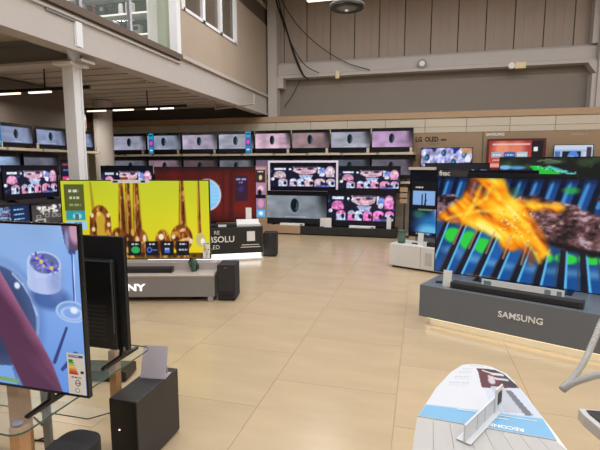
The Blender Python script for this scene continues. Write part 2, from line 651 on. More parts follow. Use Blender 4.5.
def bbq_picture(p):
    p.grad((22, 56, 112), (24, 86, 156), p.w * 1.3)
    n = p.noise(2.5, 2.5, 21)
    p.c *= (.7 + .6 * n)[..., None]
    # far bars along the top: dark fingers, soft blue sheen
    for i in range(14):
        x = .0 + i * .078
        p.seg(x + .04, -.05, x - .005, .3, .02, .03, (10, 14, 30), .6, .9)
        p.seg(x + .062, .03, x + .028, .24, .012, .017, (70, 152, 212), 1.0, .85)
    p.rect(0, 0, 1, .035, (14, 26, 52), .8, .04)
    p.ell(.69, .1, .035, .03, (52, 170, 70), .9, .8); p.ell(.43, .14, .03, .05, (60, 120, 80), .9, .5)
    # glowing green between the front bars
    for (x0, y0, x1, y1) in ((.05, .52, .16, .68), (.14, .54, .26, .74), (.23, .6, .33, .76), (.55, .68, .63, .78), (.64, .67, .74, .77), (.74, .67, .84, .75)):
        p.ell((x0 + x1) / 2, (y0 + y1) / 2, (x1 - x0) * .52, (y1 - y0) * .5, (44, 204, 66), .4)
    for (x, y) in ((.1, .76), (.2, .82), (.3, .84), (.4, .86), (.55, .86), (.68, .85), (.8, .84)):
        p.ell(x, y, .06, .04, (120, 176, 214), 1.2, .55)
    p.rect(0, .88, 1, 1, (22, 76, 146), .6, .06)
    bars = [(.07, .42, -.06), (.165, .49, .04), (.255, .52, .13), (.345, .55, .235), (.43, .58, .335), (.515, .62, .44), (.6, .65, .56), (.68, .65, .68), (.765, .65, .795), (.85, .65, .9), (.93, .63, 1.01)]
    for xt, yt, xb in bars:
        p.seg(xt - .004, yt, xb - .006, 1.08, .024, .036, (24, 26, 40), .4)
        p.seg(xt + .012, yt, xb + .018, 1.08, .007, .012, (92, 178, 230), .7)
        p.seg(xt - .024, yt + .04, xb - .036, 1.08, .006, .01, (60, 66, 84), .7, .8)
    # meat with fine char and fat
    ms = .6 * p.noise(12, 18, 31) + .4 * p.noise(30, 40, 33)

    def meat(pts, tone):
        m = inside(p, pts, .05, 12, 9)
        tex = ramp((ms - .3) / .4, [(0, (34, 24, 30)), (.3, (78, 52, 56)), (.55, tone), (.8, (140, 108, 114)), (1, (186, 160, 168))])
        p.c = p.c * (1 - m[..., None]) + tex * m[..., None]
    meat([(0, .2), (.06, .17), (.12, .2), (.17, .24), (.22, .3), (.22, .44), (.1, .45), (.04, .43), (0, .41)], (130, 104, 122))
    meat([(.38, .24), (.46, .17), (.52, .15), (.6, .18), (.68, .2), (.74, .27), (.84, .35), (.95, .42), (1.1, .44), (1.1, .63), (.9, .64), (.8, .645), (.7, .655), (.6, .6), (.52, .57), (.44, .5), (.4, .4)], (100, 66, 66))
    meat([(.79, .15), (.86, .11), (1.1, .1), (1.1, .3), (.9, .29), (.82, .24)], (136, 92, 100))
    p.seg(.56, .57, .8, .65, .02, .03, (18, 12, 16), 1.2, .9); p.seg(.8, .65, 1, .62, .03, .02, (18, 12, 16), 1.2, .9)
    # fire
    m = inside(p, [(.1, .3), (.14, .2), (.17, .08), (.2, -.03), (.35, -.03), (.38, .07), (.4, .16), (.45, .21), (.54, .2), (.6, .24), (.64, .21), (.67, .27), (.63, .32), (.55, .29), (.5, .32), (.53, .42), (.58, .55),
                   (.62, .68), (.58, .76), (.53, .82), (.5, .74), (.46, .68), (.4, .72), (.36, .6), (.3, .56), (.24, .53), (.18, .48), (.1, .46), (.02, .44), (-.02, .42), (.03, .37)], .035, 44, 6)
    for _ in range(3):
        m = (m + np.roll(m, 2, 0) + np.roll(m, -2, 0) + np.roll(m, 2, 1) + np.roll(m, -2, 1)) / 5
    lick = .62 * p.noise(2.6, 7, 41, 32) + .38 * p.noise(6, 16, 47, 42)
    tex = ramp((lick - .3) / .4, [(0, (176, 66, 8)), (.22, (224, 104, 10)), (.45, (248, 144, 14)), (.7, (255, 186, 30)), (.9, (255, 222, 70)), (1, (255, 240, 130))])
    m = m * np.clip(1.1 + (lick - .46) * 4, .55, 1)
    p.c = p.c * (1 - m[..., None]) + tex * m[..., None]
    for a in ([(.06, .43), (.14, .38), (.24, .33), (.34, .32), (.44, .3)], [(.19, .34), (.22, .22), (.25, .08)], [(.31, .08), (.35, .2), (.44, .26), (.55, .25), (.65, .25)],
              [(.34, .36), (.42, .43), (.47, .53), (.5, .63)], [(.24, .42), (.3, .46), (.38, .51), (.42, .62)], [(.5, .6), (.55, .7), (.57, .78)], [(.44, .36), (.5, .43), (.54, .55), (.58, .65)], [(.16, .42), (.2, .3), (.28, .2), (.3, .1)]):
        p.path(a, .016, (255, 220, 66), 1.8, .6)
    for i in range(45):
        q = random.Random(i + 9)
        p.ell(q.uniform(.36, .52), q.uniform(.28, .6), .005, .009, q.choice([(255, 244, 190), (255, 206, 80), (232, 140, 40)]), .7, .7)
    for xt, yt, xb in bars[1:6]:
        p.seg(xt - .01, yt - .02, xt * .55 + xb * .45, yt + .2, .01, .01, (214, 160, 120), 1.0, .6)
    p.words(.90, .03, .97, .018, (200, 210, 230), 3, .8)


def dinner_picture(p):
    p.grad((146, 182, 232), (96, 140, 214), p.w)
    n = p.noise(2, 2, 51)
    p.c *= (.9 + .2 * n)[..., None]
    p.ell(.74, .16, .1, .1, (140, 176, 226), .9, .6); p.ell(.97, .4, .08, .25, (120, 160, 226), .9, .6)
    # plate with a dark blue inside
    p.ell(.655, .58, .175, .345, (70, 100, 168), .3, .6); p.ell(.65, .56, .17, .335, (128, 158, 212), .04); p.ell(.645, .57, .16, .315, (66, 86, 132), .05); p.ell(.63, .6, .13, .26, (44, 58, 96), .5)
    p.path([(.72, .3), (.76, .36), (.79, .44), (.81, .54)], .008, (168, 196, 234), .6, .8)
    p.ell(.735, .37, .012, .02, (224, 234, 250), .6)
    # shadow and cup of flowers
    p.ell(.87, .43, .08, .07, (48, 76, 140), .5, .7)
    p.poly([(.785, .22), (.925, .23), (.918, .36), (.78, .36)], (188, 202, 238)); p.ell(.849, .36, .069, .05, (180, 194, 234), .1); p.ell(.9, .32, .03, .09, (130, 150, 208), 1.2, .7); p.ell(.855, .225, .07, .07, (186, 202, 238), .06)
    p.ell(.857, .225, .06, .06, (96, 110, 160), .12); p.seg(.8, .26, .81, .38, .02, .02, (172, 190, 236), .9, .7)
    for cx, cy in ((.83, .2), (.85, .24), (.885, .25), (.845, .215)):
        for k in range(7):
            a = k * .9 + cx * 40
            p.seg(cx, cy, cx + .026 * math.cos(a), cy + .036 * math.sin(a), .009, .006, (74, 74, 176) if k % 2 else (130, 128, 216), .5)
        p.ell(cx, cy, .008, .012, (228, 196, 80), .4)
    # wine glass on the right
    p.poly([(.935, 0), (1, 0), (1, .13), (.985, .145), (.96, .145), (.945, .1)], (96, 76, 104)); p.ell(.99, .03, .025, .07, (196, 150, 176), .5)
    p.ell(.955, .08, .008, .06, (130, 140, 190), .7); p.ell(.972, .15, .014, .016, (60, 74, 130), .4)
    p.seg(.972, .15, .968, .46, .006, .006, (60, 90, 170), .5); p.seg(.976, .16, .973, .44, .003, .003, (210, 224, 250), .5)
    p.ell(.955, .5, .06, .06, (128, 164, 224), .2, .8); p.ring(.955, .5, .06, .06, .1, (170, 196, 238)); p.ring(.955, .51, .04, .035, .2, (186, 208, 242), .7); p.ell(.965, .49, .015, .02, (226, 236, 250), .6)
    p.seg(.87, .82, .93, .6, .012, .008, (50, 62, 120), .5); p.seg(.9, .86, .96, .76, .01, .02, (46, 66, 130), .5)
    # arm in a mauve sleeve coming up from the lower edge
    ARM = [(.36, -.02), (.53, -.02), (.655, .26), (.7, .38), (.75, .52), (.81, .68), (.86, .83), (.9, 1.02), (.73, 1.02), (.68, .84), (.62, .6), (.5, .3)]
    m = inside(p, ARM)
    t = np.clip((p.u - (.56 + .33 * (p.w - .26) / .74)) / .12, 0, 1)
    fold = p.noise(9, 3, 77, -50)
    tex = ramp(t + (fold - .5) * .5, [(0, (84, 46, 76)), (.35, (132, 78, 112)), (.7, (172, 118, 150)), (.9, (196, 148, 180)), (1, (140, 96, 136))])
    p.c = p.c * (1 - m[..., None]) + tex * m[..., None]
    p.poly([(.55, .9), (.68, .88), (.7, 1), (.55, 1)], (120, 164, 224)); p.seg(.6, .97, .7, .975, .012, .012, (120, 160, 90), .6)


def violet_picture(p):
    p.grad((10, 10, 22), (16, 18, 40), p.w)
    p.poly([(.3, .0), (.62, .05), (.5, .4), (.36, .6), (.28, .62)], (30, 26, 46))
    p.ell(.29, .5, .09, .32, (140, 130, 186), .5, .9); p.ell(.3, .6, .06, .24, (190, 176, 224), .8, .8)
    p.ell(.22, .84, .16, .2, (40, 120, 190), .8, .9); p.ell(.18, .92, .1, .1, (110, 190, 230), .8, .9)
    p.ell(.08, .66, .05, .06, (60, 140, 120), .9, .6); p.ell(.6, .4, .2, .3, (90, 70, 150), .9, .6)
    p.rect(0, .93, 1, 1, (14, 14, 26)); p.words(.06, .95, .2, .02, (170, 190, 230), 4)


def flower_picture(p):
    p.grad((40, 50, 130), (30, 40, 120), p.u)
    for cx, cy, s_ in ((.12, .4, 1.0), (.45, .2, 1.0), (.3, .75, 1), (.65, .6, .9), (.85, .3, .9)):
        for k in range(6):
            a = k * 1.05 + cx * 9
            p.ell(cx + .1 * s_ * math.cos(a), cy + .22 * s_ * math.sin(a), .09 * s_, .18 * s_, (206, 206, 244) if k % 2 else (174, 176, 232), .3, .95, k * 60)
        p.ell(cx, cy, .05, .14, (40, 70, 130), .2); p.ell(cx - .01, cy, .02, .06, (70, 190, 200), .4)
    p.c *= (.45 + 1.0 * p.noise(7, 5, 14))[..., None]
    p.rect(.8, .0, 1, .25, (196, 140, 80), .8); p.ell(.92, .5, .06, .2, (236, 236, 250), .4); p.rect(.86, .6, 1, 1, (40, 36, 60), .7)


def red_menu_picture(p):
    p.grad((150, 54, 50), (196, 76, 66), p.w)
    p.ell(.25, .3, .16, .3, (236, 150, 116), .9, .9); p.ell(.52, .3, .14, .3, (232, 140, 110), .9, .8)
    p.rect(.06, .1, .76, .16, (240, 190, 180), .9)
    for i, x in enumerate((.05, .29, .52)):
        p.rect(x, .42, x + .2, .62, ((150, 170, 190), (40, 96, 170), (170, 196, 206))[i]); p.words(x + .02, .5, x + .18, .04, (240, 240, 244), i)
        p.rect(x + .02, .68, x + .18, .74, (236, 200, 190), .7)
    p.rect(.78, .0, 1, .66, (26, 22, 26)); p.words(.82, .24, .94, .14, (240, 238, 236), 8)
    p.rect(.78, .66, 1, 1, (170, 66, 60)); p.rect(.0, .84, .3, .96, (250, 216, 204), .6)


def blue_ball_picture(p):
    p.grad((150, 180, 220), (170, 186, 210), p.u)
    p.rect(.0, .0, 1, .22, (196, 206, 226)); p.rect(.22, .3, .7, 1, (20, 22, 34)); p.rect(.02, .3, .16, .7, (80, 110, 160)); p.rect(.76, .34, .96, 1, (200, 200, 220))
    p.ell(.5, .62, .15, .34, (70, 130, 214), .1); p.ell(.46, .74, .12, .2, (220, 232, 246), .4); p.rect(.84, .1, .97, .7, (60, 50, 70))


def forest_picture(p):
    p.grad((20, 28, 22), (10, 13, 14), p.u)
    n = p.noise(5, 6, 71)
    p.put(np.clip((n - .48) * 5, 0, 1) * (p.w < .16), (58, 80, 52), .8)
    p.ell(.36, .06, .1, .03, (90, 110, 86), .8, .8); p.ell(.28, .07, .05, .05, (22, 30, 24), .5, .9); p.ell(.62, .07, .06, .06, (56, 78, 50), .7, .7)
    p.path([(.28, .05), (.36, .025), (.44, .06)], .008, (96, 116, 90)); p.seg(.52, .01, .58, .13, .012, .014, (20, 34, 24), .5); p.seg(.7, .01, .66, .13, .012, .014, (40, 60, 40), .5)
    p.rect(0, .165, .28, .24, (40, 46, 84)); p.rect(0, .215, .3, .26, (12, 14, 22))
    p.ell(.04, .14, .05, .03, (120, 180, 224), .5); p.ell(.13, .145, .06, .022, (80, 150, 200), .5)
    p.poly([(.22, .12), (.27, .115), (.33, .13), (.38, .15), (.43, .2), (.46, .25), (.26, .25), (.25, .17)], (26, 190, 52))
    p.path([(.36, .13), (.43, .17), (.5, .215), (.55, .24)], .018, (66, 180, 190), .7)
    for i in range(40):
        q = random.Random(i); f = q.random()
        p.ell(.28 + .26 * f + q.uniform(-.03, .03), .13 + .1 * f + q.uniform(-.02, .02), .008, .008, q.choice([(150, 226, 226), (20, 70, 40), (90, 230, 120)]), .5, .8)
    p.rect(0, .26, 1, 1, (14, 16, 24)); p.words(.86, .045, .96, .02, (190, 196, 206), 5)


def gadget_picture(p):
    p.grad((60, 56, 60), (86, 80, 76), p.w)
    for i in range(40):
        q = random.Random(i + 3)
        p.ell(q.uniform(.2, 1), q.uniform(.12, .45), q.uniform(.03, .07), q.uniform(.05, .1), q.choice([(232, 230, 222), (190, 186, 176), (90, 84, 80), (240, 238, 230)]), .4)
    for x, y in ((.14, .52), (.42, .5), (.66, .52), (.84, .56)):
        p.rect(x, y, x + .16, y + .16, (150, 144, 136)); p.ell(x + .08, y + .08, .05, .05, (70, 66, 66), .4)
    p.rect(.1, .72, .44, 1, (180, 176, 168)); p.rect(.17, .79, .37, 1, (72, 70, 70)); p.rect(.55, .74, .97, 1, (70, 60, 56))


def launcher_picture(p):
    p.fill((24, 34, 70))
    n = p.noise(9, 9, 91)
    p.put(np.clip((n - .5) * 6, 0, 1) * (p.u < .5), (150, 190, 226), .9); p.put(np.clip((.42 - n) * 8, 0, 1) * (p.u < .5), (210, 120, 170), .8)
    p.rect(.52, .0, .94, 1, (16, 44, 84))
    for i in range(4):
        p.words(.57, .14 + i * .2, .85, .06, (150, 190, 236), i)
    p.rect(.55, .82, .92, 1, (60, 60, 180))


def icon_picture(p):
    p.fill((30, 28, 52)); p.rect(.1, .06, .9, .14, (150, 60, 60)); p.words(.15, .3, .7, .05, (110, 110, 170), 2)
    p.rect(.05, .56, .8, .96, (226, 66, 130)); p.rect(.8, .56, 1, .96, (50, 110, 210)); p.ell(.45, .76, .16, .12, (250, 200, 224), .3)


def energy_label(p):
    p.fill((244, 243, 240))
    p.rect(.08, .04, .92, .1, (40, 60, 140)); p.words(.1, .05, .7, .03, (220, 220, 240), 3)
    cols = [(20, 150, 70), (80, 180, 60), (190, 210, 50), (250, 220, 40), (244, 170, 40), (236, 110, 40), (220, 40, 36)]
    for i, c in enumerate(cols):
        y = .16 + i * .052
        p.poly([(.1, y), (.3 + i * .045, y), (.37 + i * .045, y + .022), (.3 + i * .045, y + .045), (.1, y + .045)], c)
    p.rect(.74, .42, .92, .48, (20, 20, 22)); p.words(.2, .57, .75, .03, (90, 90, 90), 2)
    p.ring(.55, .72, .13, .07, .2, (110, 110, 112)); p.words(.4, .71, .7, .03, (90, 90, 90), 7); p.ring(.5, .9, .12, .05, .2, (150, 150, 150))


def price_print(p):
    p.fill((242, 240, 238)); p.rect(.1, .06, .9, .16, (60, 58, 58)); p.words(.12, .28, .8, .05, (120, 118, 118), 1); p.words(.12, .4, .7, .05, (130, 128, 128), 2)
    p.words(.2, .6, .85, .14, (60, 58, 60), 3); p.words(.12, .82, .6, .04, (140, 138, 138), 4)


def poster_picture(p):
    p.fill((22, 20, 24)); p.words(.14, .2, .46, .04, (230, 228, 230), 4); p.rect(.03, .36, .97, .93, (132, 172, 224)); p.rect(.03, .88, .97, .93, (24, 26, 32))
    p.seg(.44, .5, .43, .9, .025, .03, (20, 24, 36), .3); p.seg(.57, .48, .56, .9, .025, .035, (20, 24, 36), .3); p.ell(.44, .48, .02, .02, (20, 24, 36)); p.ell(.57, .46, .022, .02, (20, 24, 36))
    p.seg(.57, .55, .6, .72, .018, .018, (20, 24, 36), .4)


def flyer_picture(p):
    p.fill((206, 207, 212))
    p.words(.3, .04, .72, .018, (150, 154, 166), 1, .7)
    for i, y in enumerate((.13, .22, .31, .4)):
        p.words(.16 - .02 * i, y, .38, .022, (172, 176, 186), 4 + i, .8); p.words(.18 - .02 * i, y + .035, .36, .016, (184, 188, 198), 9 + i, .8)
    p.poly([(.47, .12), (.9, .13), (1, .42), (.98, .46), (.53, .46)], (84, 26, 38))
    p.poly([(.68, .12), (.9, .13), (1, .4), (.9, .46), (.8, .36), (.74, .24)], (34, 30, 38))
    p.path([(.6, .18), (.66, .22), (.74, .26), (.9, .27)], .02, (206, 196, 200), .6); p.path([(.66, .3), (.76, .33), (.92, .34)], .016, (196, 186, 190), .6); p.ell(.68, .36, .05, .05, (190, 182, 188), .4)
    p.poly([(.56, .47), (.98, .44), (1, .78), (.6, .78)], (192, 198, 212)); p.poly([(.64, .44), (.8, .44), (.86, .76), (.7, .78)], (178, 180, 190))
    p.poly([(.8, .48), (.87, .48), (.93, .78), (.86, .79)], (104, 104, 116))
    p.rect(0, .8, 1, 1, (120, 172, 208)); p.rect(0, .79, 1, .805, (160, 190, 214))


# ------------------------------------------------------------------ STRUCTURE
# floor slab and its tiles
floor = struct(box('floor', M_JOINT, (-11, 7, -6, 11.2, -0.2, -0.004)))
TX0, TS = -0.112, 0.9
tile_me = MB().box(0.0015, TS - .0015, 0.0015, TS - .0015, -0.004, 0).mesh('tile', M_FLOOR)
k = 0
for i in range(-9, 6):
    y0 = (0.383 if i % 2 else 0.88) - 0.9     # half-bond stagger between neighbouring columns
    for j in range(13):
        yy_ = y0 + j * TS
        if yy_ + TS > 11.21:
            continue
        put('tile', tile_me, floor, (TX0 + i * TS, yy_, 0))
# the same floor carried on behind the camera and along the sides, joined
rest = MB()
for x0, x1, y0, y1 in ((-11, 7, -6, -.6), (-11, -8.25, -.6, 11.2), (5.3, 7, -.6, 11.2)):
    rest.box(x0, x1, y0, y1, -0.004, -0.0005)
g = rest.build('tile_field', M_FLOOR, floor)
g['kind'] = 'stuff'

# back wall: lower wall, cream panel course, wooden strip
wall_back = struct(box('wall_back', M_LOWWALL, (-11, 7, 11.2, 11.9, -.2, 2.87)))
for i in range(-10, 8):
    x = 0.06 + i * 0.92
    if x + .92 > 6.9 or x < -9.3:
        continue
    box('panel', M_CREAM, (x + .006, x + .914, 11.175, 11.2, 2.53, 2.722), wall_back)
    box('panel', M_CREAM, (x + .006, x + .914, 11.178, 11.2, 2.4, 2.523), wall_back)
box('wood_strip', M_STRIP, (-9.5, 7, 11.15, 11.2, 2.73, 2.87), wall_back)
box('tan_board', M_TAN, (-.2, 1.33, 11.16, 11.2, 0, 2.392), wall_back)
box('tan_board', M_TAN, (1.36, 4.1, 11.165, 11.2, 0, 2.392), wall_back)
box('tan_board', M_TAN, (4.12, 7, 11.165, 11.2, 0, 2.392), wall_back)
text('LG', .15, M_DLETTER, wall_back, (-.07, 11.157, 2.24), bold=.04, sx=.85)
text('OLED', .15, M_DLETTER, wall_back, (.22, 11.157, 2.24), bold=.04, sx=.8)
text('evo', .085, M_DLETTER, wall_back, (.49, 11.157, 2.235), bold=.05)
text('LG Signature', .05, mat('grey_lettering', (120, 98, 78), .6), wall_back, (.25, 11.157, 2.14))
text('SAMSUNG', .085, M_LETTER, wall_back, (1.6, 11.163, 2.33), bold=.03)
text('SAMSUNG TV', .055, mat('pale_lettering', (206, 192, 170), .6), wall_back, (3.3, 11.16, 2.3))

# upper wall, wall beam and sheet cladding
wall_upper = struct(box('wall_upper', M_UPPER, (-11, 7, 11.72, 11.9, 2.87, 3.86)))
trim = MB()
trim.profile_x([(11.5, 3.9), (11.72, 3.9), (11.72, 4.27), (11.6, 4.27), (11.56, 4.22), (11.56, 3.97), (11.5, 3.95)], -3.9, 3.62)
trim_1 = struct(trim.build('trim_1', M_BEAM))
box('beam_flange', M_BEAM, (-3.9, 3.62, 11.44, 11.72, 3.86, 3.9), trim_1)
wall_cladding = struct(box('wall_cladding', M_SEAM, (-11, 7, 11.78, 11.9, 3.86, 7)))
seamx = YY(307, 40, 11.75).x
for i in range(-6, 14):
    x = seamx + i * 0.615
    if x + .6 > 6.8:
        continue
    box('panel', M_CLAD, (x + .012, x + .603, 11.75, 11.78, 4.27, 6.95), wall_cladding)
    box('rib', M_CLAD, (x + .2, x + .23, 11.742, 11.75, 4.27, 6.95), wall_cladding)
    box('rib', M_CLAD, (x + .4, x + .43, 11.742, 11.75, 4.27, 6.95), wall_cladding)
for xs in (YY(302, 50, 11.7).x,):
    pass
# steel pillar on the right with its haunch
px = YY(588, 80, 11.5).x
pl_ = struct(box('pillar_steel', M_BEAM, (px + .14, px + .44, 11.35, 11.7, 2.87, 7)))
hb = MB()
hb.add([(px - .05, 11.42, 3.86), (px + .14, 11.42, 3.6), (px + .14, 11.42, 3.86), (px - .05, 11.7, 3.86), (px + .14, 11.7, 3.6), (px + .14, 11.7, 3.86)],
       [(0, 1, 2), (3, 5, 4), (0, 3, 4, 1), (1, 4, 5, 2), (0, 2, 5, 3)])
hb.build('haunch', M_BEAM, pl_)
box('upright', M_BEAM, (px + .05, px + .14, 11.42, 11.7, 2.87, 3.62), pl_)
box('bolt_plate', M_BEAM, (px + .02, px + .14, 11.48, 11.7, 4.27, 6.9), pl_)

# left haunch where the mezzanine meets the back wall
pr = struct(box('pillar_corner', M_BEAM, (-3.9, -3.66, 11.4, 11.7, 2.87, 7)))
box('haunch', M_BEAM, (-3.66, -3.5, 11.45, 11.7, 3.62, 3.86), pr)
# small fittings on the wall beam
for u, v in ((338, 75),):
    q = YY(u, v, 11.5)
    t = thing('junction_box', 'small cream junction box hanging off the wall beam near black cables', 'junction box', (q.x, 11.44, q.z), 0)
    box('housing', mat('cream_plastic', (226, 206, 160), .5), (-.05, .05, -.04, .04, -.1, .08), t, bevel=.008)
    MB().tube([(.05, 0, .03), (.12, 0, .05)], .02).build('spout', M_PIPE, t)
t = thing('alarm_sounder', 'round white alarm sounder on the wall beam above the screens', 'alarm', (YY(422, 64, 11.5).x, 11.5, YY(422, 64, 11.5).z), 0)
MB().tube([(0, 0.06, 0), (0, -.03, 0)], .11, 18).build('ring', mat('grey_fitting', (150, 140, 130), .5), t)
MB().tube([(0, -.03, 0), (0, -.06, 0)], .065, 16).build('dome', M_WHITE, t)
q = YY(519, 66, 11.5)
t = thing('emergency_light', 'cream emergency light with a round lamp on the wall beam at right', 'lamp', (q.x, 11.44, q.z), 0)
box('housing', mat('cream_plastic', (226, 206, 160), .5), (-.1, .13, -.04, .04, -.07, .07), t, bevel=.01)
MB().tube([(-.17, .04, 0), (-.17, -.05, 0)], .07, 14).build('lamp_head', M_WHITE, t)

# mezzanine: slab, edge beam, brown ledge, partition with windows
MX = -3.95
ceiling_mezz = struct(box('ceiling_mezzanine', M_CEIL, (-11, MX - .12, -6, 11.2, 3.16, 3.34)))
for i in range(15):
    y = 5.1 + i * 0.42
    box('deck_rib', M_RIB, (-10.8, MX - .14, y, y + .05, 3.145, 3.16), ceiling_mezz)
trim_2 = struct(MB().box(MX - .12, MX, -6, 11.5, 2.985, 3.36).build('trim_2', M_BEAM))
box('flange', M_BEAM, (MX - .2, MX + .035, -6, 11.5, 2.945, 2.985), trim_2)
box('flange', M_BEAM, (MX - .12, MX + .03, -6, 7.0, 3.3, 3.33), trim_2)
box('cable_duct', M_BEAM, (MX, MX + .05, 7.05, 11.4, 3.4, 3.46), trim_2)
trim_3 = struct(box('trim_3', M_LEDGE, (MX - .5, MX + .06, -6, 7.02, 3.36, 3.45)))
# cross beam of the column
trim_4 = struct(MB().box(-10.9, MX - .12, 4.83, 4.86, 2.89, 3.15).build('trim_4', M_STEELGREY))  # web coloured grey for the shade it lies in
box('flange', M_BEAM, (-10.9, MX - .02, 4.73, 4.97, 2.86, 2.89), trim_4)
box('flange', M_STEELGREY, (-10.9, MX - .12, 4.75, 4.94, 3.12, 3.15), trim_4)
cx0, cx1 = MX - .36, MX - .2
column = struct(box('column_steel', M_COLUMN, (cx0 + .02, cx1 - .02, 4.81, 4.92, 0, 2.83)))
box('flange', M_COLUMN, (cx0, cx1, 4.79, 4.81, 0, 2.83), column)
box('flange', M_COLUMN, (cx0, cx1, 4.92, 4.94, 0, 2.83), column)
box('cap_plate', M_COLUMN, (cx0 - .05, cx1 + .06, 4.69, 5.0, 2.83, 2.86), column)
box('stiffener', M_COLUMN, (MX - .26, MX - .12, 4.78, 4.9, 2.86, 2.99), column)
gb = MB()
gb.add([(MX + .0, 4.42, 3.0), (MX - .12, 4.72, 2.86), (MX - .12, 4.84, 2.86), (MX + .0, 4.66, 3.1), (MX - .03, 4.42, 3.0), (MX - .15, 4.72, 2.86), (MX - .15, 4.84, 2.86), (MX - .03, 4.66, 3.1)],
       [(0, 1, 2, 3), (7, 6, 5, 4), (0, 4, 5, 1), (1, 5, 6, 2), (2, 6, 7, 3), (3, 7, 4, 0)])
gb.build('gusset_plate', mat('pale_blue_paint', (190, 196, 208), .5), column)
box('splice_plate', M_STEELGREY, (MX, MX + .02, 4.2, 4.62, 3.27, 3.3), column)
box('splice_plate', M_COLUMN, (MX, MX + .03, 4.62, 4.72, 3.0, 3.28), column)

# partition above the slab, with its window band
WY0, WY1, PZ = 7.18, 9.42, 4.22
wall_part = struct(box('wall_partition', M_PARTITION, (MX - .1, MX, 7.03, 11.72, 3.36, PZ)))
box('pier', M_PARTITION, (MX - .1, MX, 7.03, WY0, PZ, 5.6), wall_part)
box('pier', M_PARTITION, (MX - .1, MX, WY1, 11.72, PZ, 5.2), wall_part)
box('lintel', M_PARTITION, (MX - .1, MX, WY0, WY1, 5.2, 5.6), wall_part)
box('end_trim', M_COLUMN, (MX - .12, MX + .02, 6.93, 7.05, 3.42, 5.6), wall_part)
window_1 = struct(box('window_1', M_COLUMN, (MX - .08, MX + .02, WY0, WY1, PZ, PZ + .05)))
nb = 3
for i in range(nb + 1):
    y = WY0 + (WY1 - WY0) * i / nb
    box('mullion', M_COLUMN, (MX - .08, MX + .02, y - .05, y + .05, PZ, 5.2), window_1)
for i in range(nb):
    y = WY0 + (WY1 - WY0) * i / nb
    box('pane', M_PANE, (MX - .05, MX - .035, y + .05, y + (WY1 - WY0) / nb - .05, PZ + .05, 5.2), window_1)
box('wall_office', M_OUTER, (-10.9, MX - .1, 7.03, 7.1, 3.34, 5.6))['kind'] = 'structure'
box('wall_office_rear', M_LEDGE, (-6.2, -6.1, 7.1, 11.7, 3.34, 5.6))['kind'] = 'structure'
g = struct(box('ceiling_office', M_CEIL, (-10.9, MX, 7.03, 11.7, 5.6, 5.7)))
# dark steel girder above the partition's top
trim_5 = struct(box('trim_5', mat('dark_girder', (92, 80, 70), .7), (MX - .1, MX - .02, 9.3, 11.72, 5.2, 5.6)))

# shell of the hall
struct(box('ceiling', M_ROOF, (-11, 7, -6, 11.9, 7, 7.2)))
struct(box('wall_right', M_OUTER, (7, 7.2, -6, 11.9, -.2, 7)))
struct(box('wall_far_left', M_OUTER, (-11.2, -11, -6, 11.9, -.2, 7)))
struct(box('wall_front', M_OUTER, (-11, 7, -6.2, -6, -.2, 7)))
wall_left = struct(box('wall_left', mat('dark_taupe_wall', (104, 94, 86), .8), (-7.3, -7.06, 3.0, 8.45, 0, 3.13)))
rc = YY(104, 140, 9.3)
struct(MB().lathe([(.21, 0), (.21, 3.13)], 24, (rc.x, 9.3, 0)).build('column_round', M_BEAM, smooth=False))

# ------------------------------------------------------------------ lamps of the hall
def batten(loc, L, label, watts, col=(.975, .985, 1.0), group='linear lamps of the hall'):
    t = thing('linear_lamp', label, 'lamp', loc, 0, group)
    box('housing', M_WHITE, (-L / 2, L / 2, -.06, .06, .015, .075), t)
    box('diffuser', M_TUBE, (-L / 2 + .02, L / 2 - .02, -.045, .045, 0, .015), t)
    for s in (-1, 1):
        MB().tube([(s * L * .4, 0, .07), (s * L * .4, 0, 7 - loc[2])], .006, 6).build('suspension_wire', M_STEEL, t)
    area_light((0, 0, -.02), L - .05, .12, watts, col, t)
    return t


q = ZZ(325, 0, 4.64)
batten((q.x, q.y, 4.64), .7, 'short bright linear lamp hung high beside the round vent', HALL_W * .35, group=None)
for ci, x in enumerate((-2.2, 1.2, 4.6)):
    for ri, y in enumerate((-3.4, -.4, 2.6, 5.6, 8.2)):
        batten((x, y, 5.7), 2.4, 'long linear lamp under the roof, %s column, %s row from the entrance' % (('left', 'middle', 'right')[ci], ('first', 'second', 'third', 'fourth', 'fifth')[ri]), HALL_W)
batten((-5.4, 5.3, 5.5), 2.0, 'unseen linear lamp added to brighten the mezzanine gadget shelves', 40.0)  # unseen lamp, added to brighten the shelves behind the railing
q = ZZ(347, 9, 4.6)
t = thing('pendant_vent', 'round grey ribbed pendant vent hung high under the roof', 'vent', (q.x, q.y, 4.6), 0)
MB().lathe([(.05, -.02), (.1, -.01), (.3, .03), (.335, .05), (.335, .075), (.26, .12), (.12, .15), (.11, .3), (.06, .32), (.06, 2.48)], 28).build('dish', M_STEELGREY, t, smooth=True)
for r_ in (.12, .18, .24, .3):
    MB().lathe([(r_, -.012 + r_ * .1), (r_ + .02, -.016 + r_ * .1), (r_ + .02, .02 + r_ * .1), (r_, .02 + r_ * .1)], 28).build('vent_ring', M_DARK, t)
MB().lathe([(.01, -.05), (.04, -.03), (.045, 0)], 12).build('nozzle', M_WHITE, t)

# light tracks under the mezzanine
def track(y, x0, x1, z, tubes, label):
    t = thing('light_track', label, 'track light', (0, y, z), 0)
    box('rail', M_TRACK, (x0, x1, -.025, .025, 0, .05), t)
    n = max(2, int((x1 - x0) / 1.4))
    for i in range(n):
        x = x0 + (x1 - x0) * (i + .5) / n
        box('hanger', M_TRACK, (x - .008, x + .008, -.008, .008, .05, 3.16 - z), t)
    for a, b in tubes:
        box('tube', M_TUBE, (a, b, -.02, .02, -.025, 0), t)
        area_light(((a + b) / 2, 0, -.07), b - a, .1, TRACK_W, (1, .94, .85), t)


